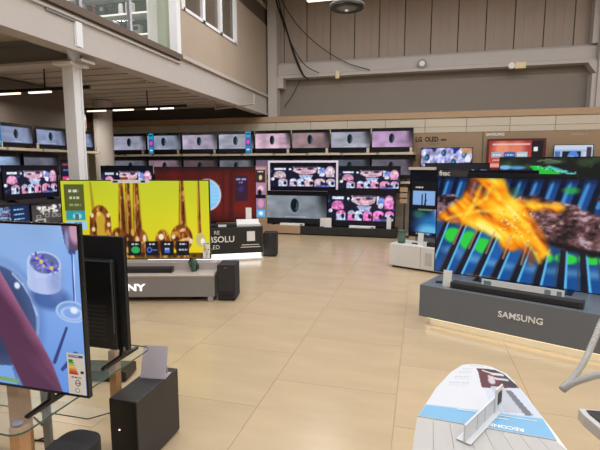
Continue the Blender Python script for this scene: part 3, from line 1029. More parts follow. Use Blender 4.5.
track(6.1, -10, -5.0, 2.8, [(ZZ(a, 92, 2.8).x, ZZ(b, 92, 2.8).x) for a, b in ((-60, -22), (-14, 17), (29, 56))], 'black ceiling track with white tubes, nearer of two below the mezzanine')
track(8.4, -10, -4.6, 2.8, [(ZZ(a, 111, 2.8).x, ZZ(b, 111, 2.8).x) for a, b in ((30, 51), (59, 66), (89, 111), (120, 143), (158, 170), (174, 188))], 'black ceiling track with white tubes, farther of two below the mezzanine')
p0, p1 = ZZ(40, 89, 2.95), ZZ(146, 82.5, 2.95)
t = thing('sprinkler_pipe', 'thin cream sprinkler pipe with an end cap below the mezzanine', 'pipe', (0, 0, 0), 0)
MB().tube([p0, p1], .018, 8).build('pipe', M_PIPE, t)
MB().lathe([(.03, -.03), (.035, 0), (.03, .03)], 10, p1).build('end_cap', M_PIPE, t)
m_ = p0.lerp(p1, .45)
for f_ in (.45, .95):
    m_ = p0.lerp(p1, f_)
    MB().tube([m_, (m_.x, m_.y, 3.14)], .007, 6).build('hanger', M_PIPE, t)
p0, p1 = ZZ(215, 109, 2.93), ZZ(254, 104, 2.93)
t = thing('sprinkler_pipe', 'short cream sprinkler pipe under the beam near the back wall', 'pipe', (0, 0, 0), 0)
MB().tube([p0, p1], .02, 8).build('pipe', M_PIPE, t)
MB().tube([p1, (p1.x, p1.y, 3.14)], .012, 6).build('hanger', M_PIPE, t)
MB().tube([p0, (p0.x, p0.y, 3.14)], .012, 6).build('hanger', M_PIPE, t)

# black cables falling from the roof in the upper corner
def cable(label, pts, r_, Y, name='cable', mt=None, grp=None):
    P = [YY(u, v, Y) for u, v in pts]
    P2 = []
    n = len(P)
    for i in range(n - 1):
        a, b, c, d = P[max(i - 1, 0)], P[i], P[i + 1], P[min(i + 2, n - 1)]
        for s in range(6):
            f = s / 6
            P2.append(.5 * ((2 * b) + (c - a) * f + (2 * a - 5 * b + 4 * c - d) * f * f + (3 * b - a - 3 * c + d) * f ** 3))
    P2.append(P[-1])
    o = MB().tube(P2, r_, 6).build(name, mt or M_CABLE, smooth=True)
    return tag(o, label, 'cable', grp)


cable('thick black cable bundle dropping down the corner to the wall beam', [(273, -12), (279, 10), (287, 32), (293, 52), (301, 72), (309, 80)], .022, 11.36)
cable('black cable bending off towards the right on the wall beam', [(275, -12), (283, 18), (292, 45), (305, 65), (319, 73)], .013, 11.3)
cable('thin grey cable hanging straight in the upper corner', [(277, -12), (281, 14), (285, 32)], .012, 11.33)
cable('thin grey cable sagging across the cladding to the wall beam', [(278, -6), (295, 22), (318, 45), (345, 62), (370, 70)], .012, 11.46, mt=M_DARK)
cable('thin grey wire drooping over the pale upper wall beside the mezzanine', [(300, 80), (292, 96), (284, 107)], .01, 11.6, mt=M_DARK)
cable('black cable hanging low with a free end at the corner bundle', [(284, 20), (290, 40), (297, 60), (304, 76)], .013, 11.27)

ORD = ['first', 'second', 'third', 'fourth', 'fifth', 'sixth', 'seventh', 'eighth', 'ninth', 'tenth']

# ------------------------------------------------------------------ mezzanine railing and the product display behind it
def rail_panel(y0, y1, label):
    t = thing('glass_railing', label, 'railing', (MX - .05, y0, 3.45), 0, None)
    L = y1 - y0
    box('pane', M_GLASS, (-.006, .006, .05, L - .04, .02, 1.0), t)
    box('post', M_STEEL, (-.025, .025, -.025, .025, 0, 1.05), t)
    box('handrail', M_STEEL, (-.03, .03, -.025, L - .03, 1.05, 1.09), t)


ys = [3.6, XX(79, 5, MX - .05).y, XX(130, 30, MX - .05).y, XX(167, 50, MX - .05).y]
for a, b, l in zip(ys[:-1], ys[1:], ('glass railing panel with steel post, nearest on the mezzanine edge', 'glass railing panel with steel post, middle one on the mezzanine edge', 'glass railing panel with steel post, farthest, beside the partition')):
    rail_panel(a, b, l)
SY = 6.72
s_z = [YY(110, 36, SY).z - .36, YY(110, 36, SY).z, YY(110, 14.5, SY).z, YY(110, -6, SY).z]
t = thing('gadget_shelving', 'white wall shelving with small gadgets up on the mezzanine', 'shelving', (0, SY, 3.34), 0)
sx0, sx1 = YY(40, 10, SY).x, YY(147, 20, SY).x
box('back_board', mat('shelf_back', (84, 80, 76), .7), (sx0, sx1, .28, .31, 0, 1.7), t)
box('side_panel', M_WHITE, (sx1, sx1 + .03, 0, .31, 0, 1.7), t)
box('side_panel', M_WHITE, (sx0 - .03, sx0, 0, .31, 0, 1.7), t)
for z in s_z:
    sh = box('shelf', M_WHITE, (sx0, sx1, 0, .28, z - 3.34 - .03, z - 3.34), t)
    box('light_strip', mat('dim_shelf_light', (240, 236, 228), .5, emit=.5), (sx0, sx1, -.012, 0, z - 3.34 - .03, z - 3.34 - .004), sh)
gm = [mat('gadget_white', (226, 224, 220), .4), mat('gadget_black', (30, 30, 34), .4), mat('gadget_grey', (140, 136, 132), .4), mat('gadget_red', (120, 44, 40), .5)]
rs = random.Random(4)
CN = ['white', 'black', 'grey', 'dark red']
for zi, z in enumerate(s_z):
    x = sx0 + .1
    gi = 0
    while x < sx1 - .12 and gi < 10:
        w_, h_ = rs.uniform(.09, .16), rs.uniform(.14, .27)
        mi = rs.choice([0, 0, 0, 1, 2, 2, 3])
        mt = gm[mi]
        kind = rs.random()
        shp = 'boxed' if kind < .45 else ('canister-shaped' if kind < .75 else 'stemmed')
        tg = thing('gadget', '%s %s gadget, %s from left on %s mezzanine shelf' % (CN[mi], shp, ORD[gi], ('lowest', 'second', 'third', 'top')[zi]), 'gadget', (x, SY + .065, z), 0, 'gadgets on the mezzanine shelves')
        gi += 1
        if kind < .45:
            box('body', mt, (-w_ / 2, w_ / 2, -.05, .05, 0, h_), tg, bevel=.008)
            box('panel', gm[1] if mt is not gm[1] else gm[2], (-w_ * .3, w_ * .3, -.055, -.049, h_ * .45, h_ * .8), tg)
        elif kind < .75:
            MB().lathe([(w_ * .4, 0), (w_ * .45, .02), (w_ * .42, h_ * .8), (w_ * .3, h_)], 12).build('body', mt, tg)
            MB().lathe([(w_ * .3, h_), (w_ * .3, h_ + .02), (.01, h_ + .03)], 12).build('lid', gm[1], tg)
        else:
            MB().lathe([(w_ * .45, 0), (w_ * .45, .015), (.015, .03), (.015, h_ * .7), (w_ * .4, h_ * .75), (w_ * .42, h_ * .95), (w_ * .2, h_)], 12).build('body', mt, tg)
        x += w_ + rs.uniform(.04, .1)
g = box('glass_reflection_sheet', mat('pale_green_reflection', (176, 182, 160), .5), (0, .48, 0, .03, 0, 1.6))  # pale green sheet stands in for the reflection in the railing glass
g.location = (YY(149, 30, SY + .25).x, SY + .25, 3.34)
tag(g, 'pale green sheet added as the reflection in the farthest glass railing panel', 'board')

# ------------------------------------------------------------------ televisions
def tv(name, label, W, H, fn, loc, rz=0, z0=0.05, mount='feet', grid=(48, 27), group=None, bez=.012, back=.045, wall_gap=None, foot=.22, key=None, bezel_mat=None):
    t = thing(name, label, 'television', loc, rz, group)
    box('back_panel', M_TVBACK, (-W / 2, W / 2, .004, .022, z0, z0 + H), t)
    box('rear_cover', M_TVBACK, (-W * .36, W * .36, .022, .022 + back, z0 + H * .06, z0 + H * .62), t, bevel=.008)
    MB().frame(W, H, bez, -.008, .004, z0).build('bezel', bezel_mat or M_BEZEL, t)
    me = pic_mesh(fn, W - 2 * bez, H - 2 * bez, grid[0], grid[1], M_SCREEN, key)
    s = put('screen', me, t)
    s.location = (0, 0.0, z0 + bez)
    if mount == 'feet':
        for sx_ in (-1, 1):
            x = sx_ * W * .36
            f = MB()
            f.profile_x([(-foot / 2, 0), (foot / 2, 0), (foot / 2, .012), (.035, z0 + .02), (.005, z0 + .02), (-foot / 2, .012)], x - .012, x + .012)
            f.build('leg', M_BLACK, t)
    elif mount == 'wall':
        box('wall_bracket', M_DARK, (-W * .2, W * .2, .022 + back, wall_gap, z0 + H * .25, z0 + H * .55), t)
    elif mount == 'pole':
        box('stand_base', M_BLACK, (-W * .22, W * .22, -.08, .2, 0, .015), t)
        box('stand_pole', M_BLACK, (-.05, .05, .03, .09, .015, z0 + .1), t)
    elif mount == 'plate':
        box('stand_base', M_BLACK, (-W * .25, W * .25, -.1, .14, 0, .02), t, bevel=.006)
        box('stand_neck', M_BLACK, (-W * .09, W * .09, .03, .06, .02, z0 + .05), t)
    return t


# long wall shelves
def wall_shelf(z, x0, x1, label, n):
    t = thing('display_shelf', label, 'shelf', (0, 11.2, z), 0)
    box('board', M_LOWWALL, (x0, x1, -.46, 0, -.05, 0), t)
    L = (x1 - x0) / n
    for i in range(n):
        box('price_rail', M_CREAM, (x0 + i * L + .02, x0 + (i + 1) * L - .06, -.475, -.46, -.045, .008 if i % 2 else -.002), t)
    for i in range(n + 1):
        MB().profile_x([(0, -.05), (-.3, -.05), (0, -.22)], max(x0, min(x1 - .02, x0 + i * L - .01)), max(x0 + .02, min(x1, x0 + i * L + .01))).build('bracket', M_LOWWALL, t)


wall_shelf(1.93, -8.6, -.12, 'long beige wall shelf carrying the upper row of televisions', 10)
wall_shelf(1.26, -8.6, -.12, 'long beige wall shelf carrying the lower row of televisions', 10)
us = [112, 146, 181, 217.5, 254, 291, 330, 371, 414]
tints = [(150, 150, 168), (138, 146, 166), (168, 158, 180), (158, 160, 178), (206, 172, 190), (142, 118, 122), (156, 158, 172), (176, 144, 182)]
tn = ['dim grey', 'bluish grey', 'mauve grey', 'pale grey', 'rosy pink', 'brownish', 'silver grey', 'violet']
for i in range(8):
    x0, x1 = YY(us[i], 140, 10.85).x, YY(us[i + 1], 140, 10.85).x
    W = min(x1 - x0 - .03, 1.04)
    tv('television', 'television with dark eye on %s ground, %s from left on long upper shelf' % (tn[i], ORD[i]), W, .545, eye_picture(tints[i], i), ((x0 + x1) / 2, 10.88, 1.93), 0, .03, grid=(64, 36), group='televisions on the upper wall shelf', foot=.2)
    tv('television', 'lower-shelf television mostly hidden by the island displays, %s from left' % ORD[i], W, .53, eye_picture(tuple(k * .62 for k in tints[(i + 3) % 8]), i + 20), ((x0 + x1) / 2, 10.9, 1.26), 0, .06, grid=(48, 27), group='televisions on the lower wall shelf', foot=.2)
    # price card at the right foot of each set
    g = box('price_card', M_CREAM, (-.03, .03, -.005, .005, 0, .12))
    g.location = (x1 - .06, 10.78, 1.93)
    tag(g, 'small beige price card at the foot of the %s upper-row television' % ORD[i], 'price card', 'price cards on the upper wall shelf')
# glowing vertical info screens between sets
for u, lab in ((151, 'slim glowing cyan and magenta info display left of the second television'), (248, 'slim glowing blue info display at the edge of the fourth television')):
    q = YY(u, 150, 10.74)
    def strip_picture(p):
        p.grad((40, 150, 190), (30, 120, 170), p.w); p.rect(.1, .3, .9, .65, (70, 40, 130)); p.ell(.5, .48, .3, .12, (220, 70, 190), .3); p.rect(.15, .06, .85, .14, (20, 40, 70)); p.rect(.2, .8, .8, .86, (210, 236, 244))
    t = thing('info_display', lab, 'display', (q.x, 10.755, 1.93), 0)
    box('housing', M_BLACK, (-.075, .075, 0.0, .02, .01, .56), t)
    box('foot', M_BLACK, (-.06, .06, -.01, .06, 0, .01), t)
    s = put('screen', pic_mesh(strip_picture, .14, .53, 12, 40, M_SCREEN, 'strip'), t); s.location = (0, -.002, .02)

# left partition: shelf with 32-inch sets
t = thing('display_shelf', 'beige wall shelf on the left partition under three small televisions', 'shelf', (-7.06, 0, 1.93), 0)
box('board', M_LOWWALL, (0, .34, 3.1, 8.4, -.05, 0), t)
for i in range(7):
    box('price_rail', M_CREAM, (.34, .355, 3.15 + i * .75, 3.85 + i * .75, -.045, .0), t)
for i, (a, b) in enumerate(((6.14, 6.83), (6.9, 7.62), (7.72, 8.4), (5.4, 6.08))):
    lab = ['small television with a dark eye at the far left edge of the photo', 'small television with a dark eye left of the white steel column', 'small television with a dark eye half behind the white steel column', 'small television with a dark eye beyond the left edge of the upper shelf'][i]
    tv('television', lab, b - a, .405, eye_picture((132, 144, 178), 40 + i), (-6.88, (a + b) / 2, 1.93), math.pi / 2, .02, grid=(48, 27), group='small televisions on the left shelf', foot=.18)
    g = box('price_card', M_CREAM, (-.005, .005, -.025, .025, 0, .1)); g.location = (-6.76, b - .02, 1.93)
    tag(g, 'small beige price card at the right foot of left-shelf television %s' % ['at the photo edge', 'left of the column', 'behind the column', 'out of frame'][i], 'price card', 'price cards on the left shelf')
for a, b, tint, lab in ((5.62, 6.62, (150, 176, 214), 'pale blue television tucked under the left shelf at the photo edge'), (6.68, 7.5, (96, 98, 112), 'dim grey television tucked under the left shelf beside the column')):
    tv('television', lab, b - a, .4, eye_picture(tint, 70 + int(a), eye=False), (-6.985, (a + b) / 2, 1.44), math.pi / 2, .0, mount='wall', wall_gap=.073, back=.03, grid=(32, 18))
# strip display at very left
t = thing('info_display', 'slim glowing magenta info display cut by the left photo edge', 'display', (-6.74, XX(0, 140, -6.74).y - .03, 1.93), math.pi / 2)
box('housing', M_BLACK, (-.06, .06, 0.0, .02, .01, .42), t)
box('foot', M_BLACK, (-.05, .05, -.01, .05, 0, .01), t)
s = put('screen', pic_mesh(strip_picture, .11, .39, 12, 40, M_SCREEN, 'strip2'), t); s.location = (0, -.002, .02)

# left gondola with stacked televisions
gd = thing('display_gondola', 'dark shelving gondola with stacked televisions along the left partition', 'shelving', (0, 0, 0), 0)
box('back_board', M_DARK, (-6.95, -6.9, 3.6, 6.86, 0, 1.4), gd)
for z in (.0, .52, 1.0):
    box('shelf', M_DARK, (-6.9, -6.12, 3.6, 6.86, z, z + .035), gd)
box('plinth', M_BLACK, (-6.9, -6.16, 3.6, 6.86, .035, .4), gd)
tv('television', 'television showing pink seats and people behind the nearest screen', 1.12, .56, people_picture(1, 3), (-6.3, 6.17, 1.035), math.pi / 2, .035, grid=(90, 46), mount='feet')
tv('television', 'television showing pale kitchen gadgets low beside the yellow screen', .68, .37, gadget_picture, (-6.28, 6.42, .555), math.pi / 2, .05, grid=(60, 34))
tv('television', 'television with a dark blue menu low at the left photo edge', .72, .4, launcher_picture, (-6.28, 5.7, .555), math.pi / 2, .035, grid=(60, 34))
q = YY(68, 170, 7.3)
t = thing('info_totem', 'slim dark info totem with a pink icon behind the yellow screen', 'totem', (q.x, 7.3, 0), 0)
box('base', M_BLACK, (-.2, .2, -.12, .16, 0, .02), t)
box('post', M_BLACK, (-.17, .17, 0, .04, .02, 1.74), t)
s = put('screen', pic_mesh(icon_picture, .3, .5, 24, 36, M_SCREEN, 'icon'), t); s.location = (0, -.003, 1.2)
# television behind the yellow screen
a, b = YY(100, 165, 8.2).x, YY(153, 165, 8.2).x
t = thing('display_stand', 'low dark stand hidden behind the yellow screen', 'stand', ((a + b) / 2, 8.2, 0), 0)
box('body', M_SAMGREY, (-.66, .66, -.25, .25, .06, .8), t, bevel=.006); box('plinth', M_BLACK, (-.6, .6, -.2, .2, 0, .06), t)
tv('television', 'television of people and pink seats peeking over the yellow screen', 1.24, .74, people_picture(1, 8), ((a + b) / 2, 8.2, .8), 0, .09, grid=(80, 45))
g = box('orange_card', mat('orange_card', (232, 110, 70), .5), (-.09, .09, -.004, .004, 0, .18)); 

# ------------------------------------------------------------------ back island: two pedestals and four sets
def pedestal(name, label, x0, x1, y0, y1, h, m, kick=M_BLACK, kh=.03):
    t = thing(name, label, 'pedestal', ((x0 + x1) / 2, y0, 0), 0)
    W = (x1 - x0) / 2
    box('body', m, (-W, W, 0, y1 - y0, kh, h), t, bevel=.005)
    box('plinth', kick, (-W + .04, W - .04, .05, y1 - y0 - .02, 0, kh), t)
    return t


pedestal('pedestal', 'low oak-laminate pedestal under the grey eye television', YY(263, 230, 10.2).x, -2.72, 10.2, 10.74, .21, M_WOODP)
pedestal('pedestal', 'long low charcoal pedestal under the pink television at the back', -2.71, YY(397, 230, 10.25).x, 10.22, 10.74, .2, M_BANNER)


def tv_px(name, label, u0, u1, v0, v1, Y, base, fn, mount, grid=(80, 45), **kw):
    a, b = YY(u0, v0, Y), YY(u1, v1, Y)
    zt, zb = YY((u0 + u1) / 2, v0, Y).z, YY((u0 + u1) / 2, v1, Y).z
    return tv(name, label, b.x - a.x, zt - max(zb, base + .02), fn, ((a.x + b.x) / 2, Y, base), 0, max(zb - base, .02), mount, grid, **kw)


tvA = tv_px('television', 'white-framed television of people above the grey eye television', 268, 338, 160.5, 193, 10.58, .21, people_picture(0, 5), 'pole', bezel_mat=mat('frame_white_glow', (206, 198, 214), .4, emit=.35), bez=.05)  # bezel material glows a little, so the white frame looks brighter
tvB = tv_px('television', 'large television with a dark eye on grey stone, on oak pedestal', 265.5, 327, 191, 226, 10.42, .21, eye_picture((128, 136, 146), 33), 'feet', grid=(90, 50))
tvC = tv_px('television', 'television of people and pink seats, upper right of the back island', 338.5, 400, 166, 193, 10.58, .2, people_picture(1, 5), 'pole')
tvD = tv_px('television', 'bright pink television of seats and people on the charcoal pedestal', 327.5, 395, 190, 229, 10.42, .2, people_picture(2, 5), 'feet', grid=(96, 54))


def price_stand(loc, rz, label, w=.1, h=.15, cat='price tag', grp=None):
    t = thing('price_tag', label, cat, loc, rz, grp)
    MB().profile_x([(-.03, 0), (.04, 0), (.04, .004), (-.022, .004), (-.005, h), (-.011, h)], -w / 2, w / 2).build('holder', M_WHITE, t)
    s = put('card', pic_mesh(price_print, w * .92, h * .9, 12, 16, M_PRINT), t)
    s.location = (0, -.0285, .009)
    s.rotation_euler.x = -.125
    return t


q = YY(328, 226, 10.3); price_stand((q.x, 10.29, .2), 0, 'white price tag between the two back pedestals', .17, .22)
q = YY(322.5, 223, 10.34); price_stand((q.x, 10.33, .21), 0, 'beige-white price tag behind the tag at the oak pedestal edge', .1, .2)
for u, lab, hh in ((292, 'white soundbar card strip on the oak pedestal', .21), (362, 'long pale soundbar on the charcoal back pedestal', .2)):
    q = YY(u, 227, 10.28)
    t = thing('soundbar', lab, 'soundbar', (q.x, 10.3, hh), 0)
    box('body', M_PAPER, (-.3, .3, -.04, .04, 0, .055), t, bevel=.01)
    box('end_cap', M_GREYSTAND, (.2, .27, -.043, -.03, .01, .045), t)
q = YY(389, 221, 10.36); price_stand((q.x, 10.35, .2), 0, 'small cream price tag at right end of the charcoal pedestal', .1, .26)
q = YY(387, 200, 10.55)
t = thing('tag_post', 'slim post of stacked cream tags right of the pink television', 'tag post', (YY(397, 230, 10.25).x + .14, 10.5, 0), 0)
box('base', M_BLACK, (-.12, .12, -.1, .1, 0, .02), t)
box('post', M_DARK, (-.02, .02, 0, .03, .02, 1.2), t)
for i in range(3):
    box('tag', M_STRIP, (-.11, .06, -.01, 0, .78 + i * .13, .88 + i * .13), t)

# slim totem beside the red screen
a, b = YY(255, 170, 9.0), YY(266, 170, 9.0)
def totem_picture(p):
    p.grad((206, 150, 170), (120, 110, 150), p.w); p.rect(.05, .04, .95, .3, (60, 40, 36)); p.words(.2, .07, .8, .02, (230, 220, 210), 1); p.ell(.5, .2, .16, .05, (220, 200, 160), .4)
    p.ell(.5, .42, .3, .06, (236, 190, 210), .4); p.ell(.4, .5, .2, .06, (30, 24, 36), .3); p.rect(.0, .54, 1, .62, (20, 18, 30)); p.ell(.5, .72, .3, .09, (216, 150, 180), .4); p.rect(.1, .85, .9, 1, (90, 180, 230)); p.ell(.5, .92, .2, .04, (240, 244, 250), .4)
t = thing('info_totem', 'slim glowing pink totem between the red and the white-framed screens', 'totem', ((a.x + b.x) / 2, 9.0, 0), 0)
W = b.x - a.x
box('base', M_BLACK, (-W / 2 - .05, W / 2 + .05, -.1, .16, 0, .02), t)
box('body', M_WOODP, (-W / 2, W / 2, 0, .05, .02, 1.62), t)
s = put('screen', pic_mesh(totem_picture, W * .92, 1.05, 16, 80, M_SCREEN, 'totem'), t); s.location = (0, -.003, .54)

# ------------------------------------------------------------------ red television and its lit banner stand
th = R(29)
Rr = Vector((-2.62, 7.32, 0))
dirx = Vector((math.cos(th), math.sin(th), 0)); diry = Vector((-math.sin(th), math.cos(th), 0))
L = 1.95
st = thing('display_stand', 'black banner stand on a glowing white base under the red screen', 'stand', Rr - dirx * (L / 2), th)
box('banner_body', M_BANNER, (-L / 2, L / 2, 0, .55, .12, .57), st, bevel=.004)
box('glow_base', M_COOLGLOW, (-L / 2 + .03, L / 2 - .03, .04, .5, .03, .12), st)
box('plinth', M_WHITE, (-L / 2 - .0, L / 2 - .0, -.03, .54, 0, .03), st, bevel=.004)
text('ABSOLU', .145, M_LETTER, st, (L / 2 - .76, -.003, .37), bold=.02, align='CENTER')
text('RE', .09, M_LETTER, st, (L / 2 - .84, -.003, .49), align='LEFT')
text('OLED', .1, M_LETTER, st, (L / 2 - .87, -.003, .24), align='CENTER')
box('white_square', M_LETTER, (L / 2 - .28, L / 2 - .14, -.004, 0, .33, .5), st)
for i, w_ in enumerate((.3, .34)):
    box('caption_line', M_LETTER, (L / 2 - .37 - .02 * i, L / 2 - .37 - .02 * i + w_, -.003, 0, .26 - i * .04, .272 - i * .04), st)
ctr = TT(255, 222, 8.3) - dirx * .87
loc = Rr + dirx * (-.87 - .05) + diry * .42
tvR = tv('television', 'large dark red television with a pale blue planet', 1.74, .99, red_picture, (loc.x, loc.y, .57), th, .045, mount='plate', grid=(110, 62))
# white device and boxes on the stand
loc = Rr + dirx * (-.24) + diry * .2
t = thing('demo_console', 'white slanted console on the banner stand by the red screen', 'console', (loc.x, loc.y, .57), th)
MB().prism([(-.27, -.1), (.22, -.1), (.22, .1), (-.2, .1)], 0, .045).build('base', M_WHITE, t, bevel=.006)
MB().profile_x([(-.07, .045), (.09, .045), (.09, .11), (.05, .11)], -.19, .2).build('slope', M_WHITE, t)
loc = Rr + dirx * (-.3) + diry * .3
g = box('white_carton', M_PAPER, (-.05, .05, -.04, .04, 0, .19), bevel=.004); g.location = (loc.x, loc.y, .57 + .115); g.rotation_euler.z = th
g.location.z = .57; loc = Rr + dirx * (-.2) + diry * .36; g.location.x, g.location.y = loc.x, loc.y
g.scale.z = 1.6
tag(g, 'small white carton standing behind the slanted white console', 'carton')
loc = Rr + dirx * (-.86) + diry * .12
t = thing('soundbar', 'dark soundbar on the banner stand under the red screen', 'soundbar', (loc.x, loc.y, .57), th)
box('body', M_CLOTH, (-.42, .42, -.05, .05, 0, .06), t, bevel=.012); box('light_card', M_PAPER, (.1, .24, -.053, -.045, .01, .05), t)


# ------------------------------------------------------------------ subwoofers
def subwoofer(label, loc, rz, w, d, h, slot=True, led=False):
    t = thing('subwoofer', label, 'subwoofer', loc, rz)
    box('body', M_CLOTH if not led else M_DARK, (-w / 2, w / 2, 0, d, .012, h), t, bevel=.008)
    for sx_ in (-1, 1):
        for yy_ in (.04, d - .04):
            MB().lathe([(.012, 0), (.012, .013)], 8, (sx_ * (w / 2 - .03), yy_, 0)).build('foot', M_BLACK, t)
    if slot:
        box('port_slot', M_BLACK, (-w * .3, w * .3, -.003, .002, h * .12, h * .2), t)
    box('grille', M_DARK if not led else M_BLACK, (-w / 2 + .012, w / 2 - .012, -.002, .003, h * .28 if slot else .03, h - .02), t)
    text('SONY' if slot else 'LG', .016, M_STEEL, t, (0, -.003, h - .035), depth=.0005)
    if led:
        MB().tube([(-.03, -.006, .05), (-.03, 0, .05)], .005, 8).build('status_light', mat('red_white_led', (255, 220, 214), .4, emit=2), t)
    return t


a = ZZ(226.5, 301, 0)
subwoofer('tall dark subwoofer on the floor beside the grey stand', (a.x, a.y, 0), R(12), .215, .3, .44)
a, b = ZZ(263.5, 256, 0), ZZ(277, 257, 0)
subwoofer('dark subwoofer on the floor beside the black banner stand', ((a.x + b.x) / 2, (a.y + b.y) / 2 - .02, 0), R(12), .24, .3, .43, slot=False)

# ------------------------------------------------------------------ yellow television and grey stand
th = R(16)
dx = Vector((math.cos(th), math.sin(th), 0)); dy = Vector((-math.sin(th), math.cos(th), 0))
Rs = Vector((-2.335, 4.79, 0))
L = 1.82
st = thing('display_stand', 'long grey display stand with lit lettering under the yellow screen', 'stand', Rs - dx * (L / 2), th)
box('body', M_GREYSTAND, (-L / 2, L / 2, 0.0, .43, .06, .30), st, bevel=.004)
box('top_board', mat('pale_stand_top', (188, 176, 170), .45), (-L / 2, L / 2, -.004, .43, .30, .335), st, bevel=.004)
box('light_edge', mat('pale_edge', (226, 214, 206), .4), (-L / 2, L / 2, -.012, -.004, .318, .335), st)
for sx_ in (-1, 1):
    for yy_ in (.0, .36):
        box('leg', M_STEEL, (sx_ * (L / 2 - .05) - .03, sx_ * (L / 2 - .05) + .03, yy_, yy_ + .06, 0, .06), st)
box('riser', mat('pale_stand_top', (188, 176, 170), .45), (-L / 2 + .03, L / 2 - .005, .25, .43, .335, .425), st)
box('gap_shade_board', M_BLACK, (-L / 2 + .15, L / 2 - .15, .2, .24, 0, .06), st)
text('SONY', .115, M_LIT, st, (L / 2 - 1.03, -.006, .175), bold=.025, sx=1.35, depth=.004)
# energy label + tv
loc = Rs + dx * (-.99) + dy * .3
tvS = tv('television', 'big bright yellow television with copper drips on the grey stand', 1.82, .985, sony_picture, (loc.x + .0, loc.y, .425), th, .035, mount='feet', grid=(230, 128), foot=.18)
s = put('energy_label', pic_mesh(energy_label, .085, .2, 16, 34, M_PRINT), tvS); s.location = (1.82 / 2 - .06, -.0095, .045)
s2 = box('label_strip', M_PAPER, (-.3, .16, -.012, -.008, .98, 1.02), tvS); s2.location.x = .02
box('label_mark', M_DARK, (.06, .11, -.0135, -.012, .987, 1.013), s2); box('label_mark', M_DARK, (-.28, -.22, -.0135, -.012, .987, 1.011), s2)
loc = Rs + dx * (-1.02) + dy * .13
t = thing('soundbar', 'black soundbar lying on the grey stand under the yellow screen', 'soundbar', (loc.x, loc.y, .335), th)
box('body', M_CLOTH, (-.5, .5, -.055, .055, 0, .062), t, bevel=.012)
box('end_cap', M_BLACK, (.46, .502, -.056, .056, .001, .061), t)
q = Rs + dx * (-.27) + dy * .17
t = thing('figurine', 'small green plush cactus figure on the grey stand', 'figurine', (q.x, q.y, .335), th)
MB().lathe([(.03, 0), (.04, .01), (.036, .05), (.042, .09), (.036, .13), (.018, .155), (.004, .16)], 14).build('body', M_GREEN, t, smooth=True)
MB().lathe([(.012, -.03), (.02, 0), (.014, .04), (.003, .05)], 10, (.045, -.01, .055)).build('arm', mat('dark_green_plastic', (40, 56, 50), .5), t, smooth=True)
MB().lathe([(.012, -.03), (.018, 0), (.012, .03), (.003, .04)], 10, (-.043, -.005, .08)).build('arm', M_GREEN, t, smooth=True)

# ------------------------------------------------------------------ violet television on white cabinet
th = R(-24.7)
dx = Vector((math.cos(th), math.sin(th), 0)); dy = Vector((-math.sin(th), math.cos(th), 0))
Rc = ZZ(389, 266.5, 0)
L = 1.9
cb = thing('media_cabinet', 'low white media cabinet with grey vent panel behind the charcoal pedestal', 'cabinet', Rc + dx * (L / 2), th)
box('body', M_CAB, (-L / 2, L / 2, .01, .5, .03, .385), cb, bevel=.004)
box('plinth', M_DARK, (-L / 2 + .04, L / 2 - .04, .04, .46, 0, .03), cb)
box('door', M_CAB, (-L / 2 + .006, -L / 2 + .53, -.004, .01, .04, .375), cb)
d2 = box('door', M_CAB, (-L / 2 + .54, -L / 2 + 1.2, -.004, .01, .04, .375), cb)
d3 = box('door', M_CAB, (-L / 2 + 1.21, L / 2 - .006, -.004, .01, .04, .375), cb)
box('vent_panel', mat('vent_grey', (196, 194, 192), .5), (-L / 2 + .61, -L / 2 + .72, -.008, -.004, .1, .3), d2)
loc = Rc + dx * (.18 + .93) + dy * .3
tvV = tv('television', 'tall dark television with violet and blue glow on the white cabinet', 1.86, 1.07, violet_picture, (loc.x, loc.y, .385), th, .1, mount='plate', grid=(120, 68))
po = box('poster_frame', M_BLACK, (-.93 + .04, -.93 + .46, -.02, -.008, .56, 1.0), tvV)
s = put('poster', pic_mesh(poster_picture, .4, .42, 36, 38, M_SCREEN, 'poster'), tvV); s.location = (-.93 + .25, -.0215, .57)
box('poster_foot', mat('green_card', (120, 160, 120), .5), (-.93 + .16, -.93 + .4, -.02, -.01, .53, .558), tvV)
g = box('sign_header', M_CREAM, (-.93 - .02, -.93 + .42, -.03, .02, 1.17, 1.215), tvV)
q = Rc + dx * .14 + dy * .14
t = thing('portable_speaker', 'green cylindrical portable speaker on the white cabinet', 'speaker', (q.x, q.y, .385), 0)
MB().lathe([(.05, 0), (.062, .012), (.062, .03), (.058, .032), (.058, .18), (.062, .182), (.062, .2), (.05, .212)], 18).build('body', M_GREEN, t)
MB().lathe([(.0605, .036), (.0605, .17)], 18).build('fabric', mat('green_mesh', (92, 116, 104), .9, scale=90, var=.3), t)
q = Rc + dx * .49 + dy * .1; price_stand((q.x, q.y, .385), th, 'white price tag on the white cabinet before the violet screen', .09, .2)
q = Rc + dx * .33 + dy * .13
t = thing('remote_tray', 'white tray with a dark remote on the white cabinet', 'tray', (q.x, q.y, .385), th)
box('tray', M_WHITE, (-.12, .1, -.06, .06, 0, .012), t); MB().box(.0, .1, -.03, .0, .012, .03).build('remote', M_BLACK, t, bevel=.006)
q = Rc + dx * 1.0 + dy * .12
t = thing('soundbar', 'black soundbar on the white cabinet behind the charcoal pedestal', 'soundbar', (q.x, q.y, .385), th)
box('body', M_CLOTH, (-.4, .4, -.05, .05, 0, .065), t, bevel=.012); box('end_cap', M_BLACK, (-.402, -.37, -.051, .051, .001, .064), t)

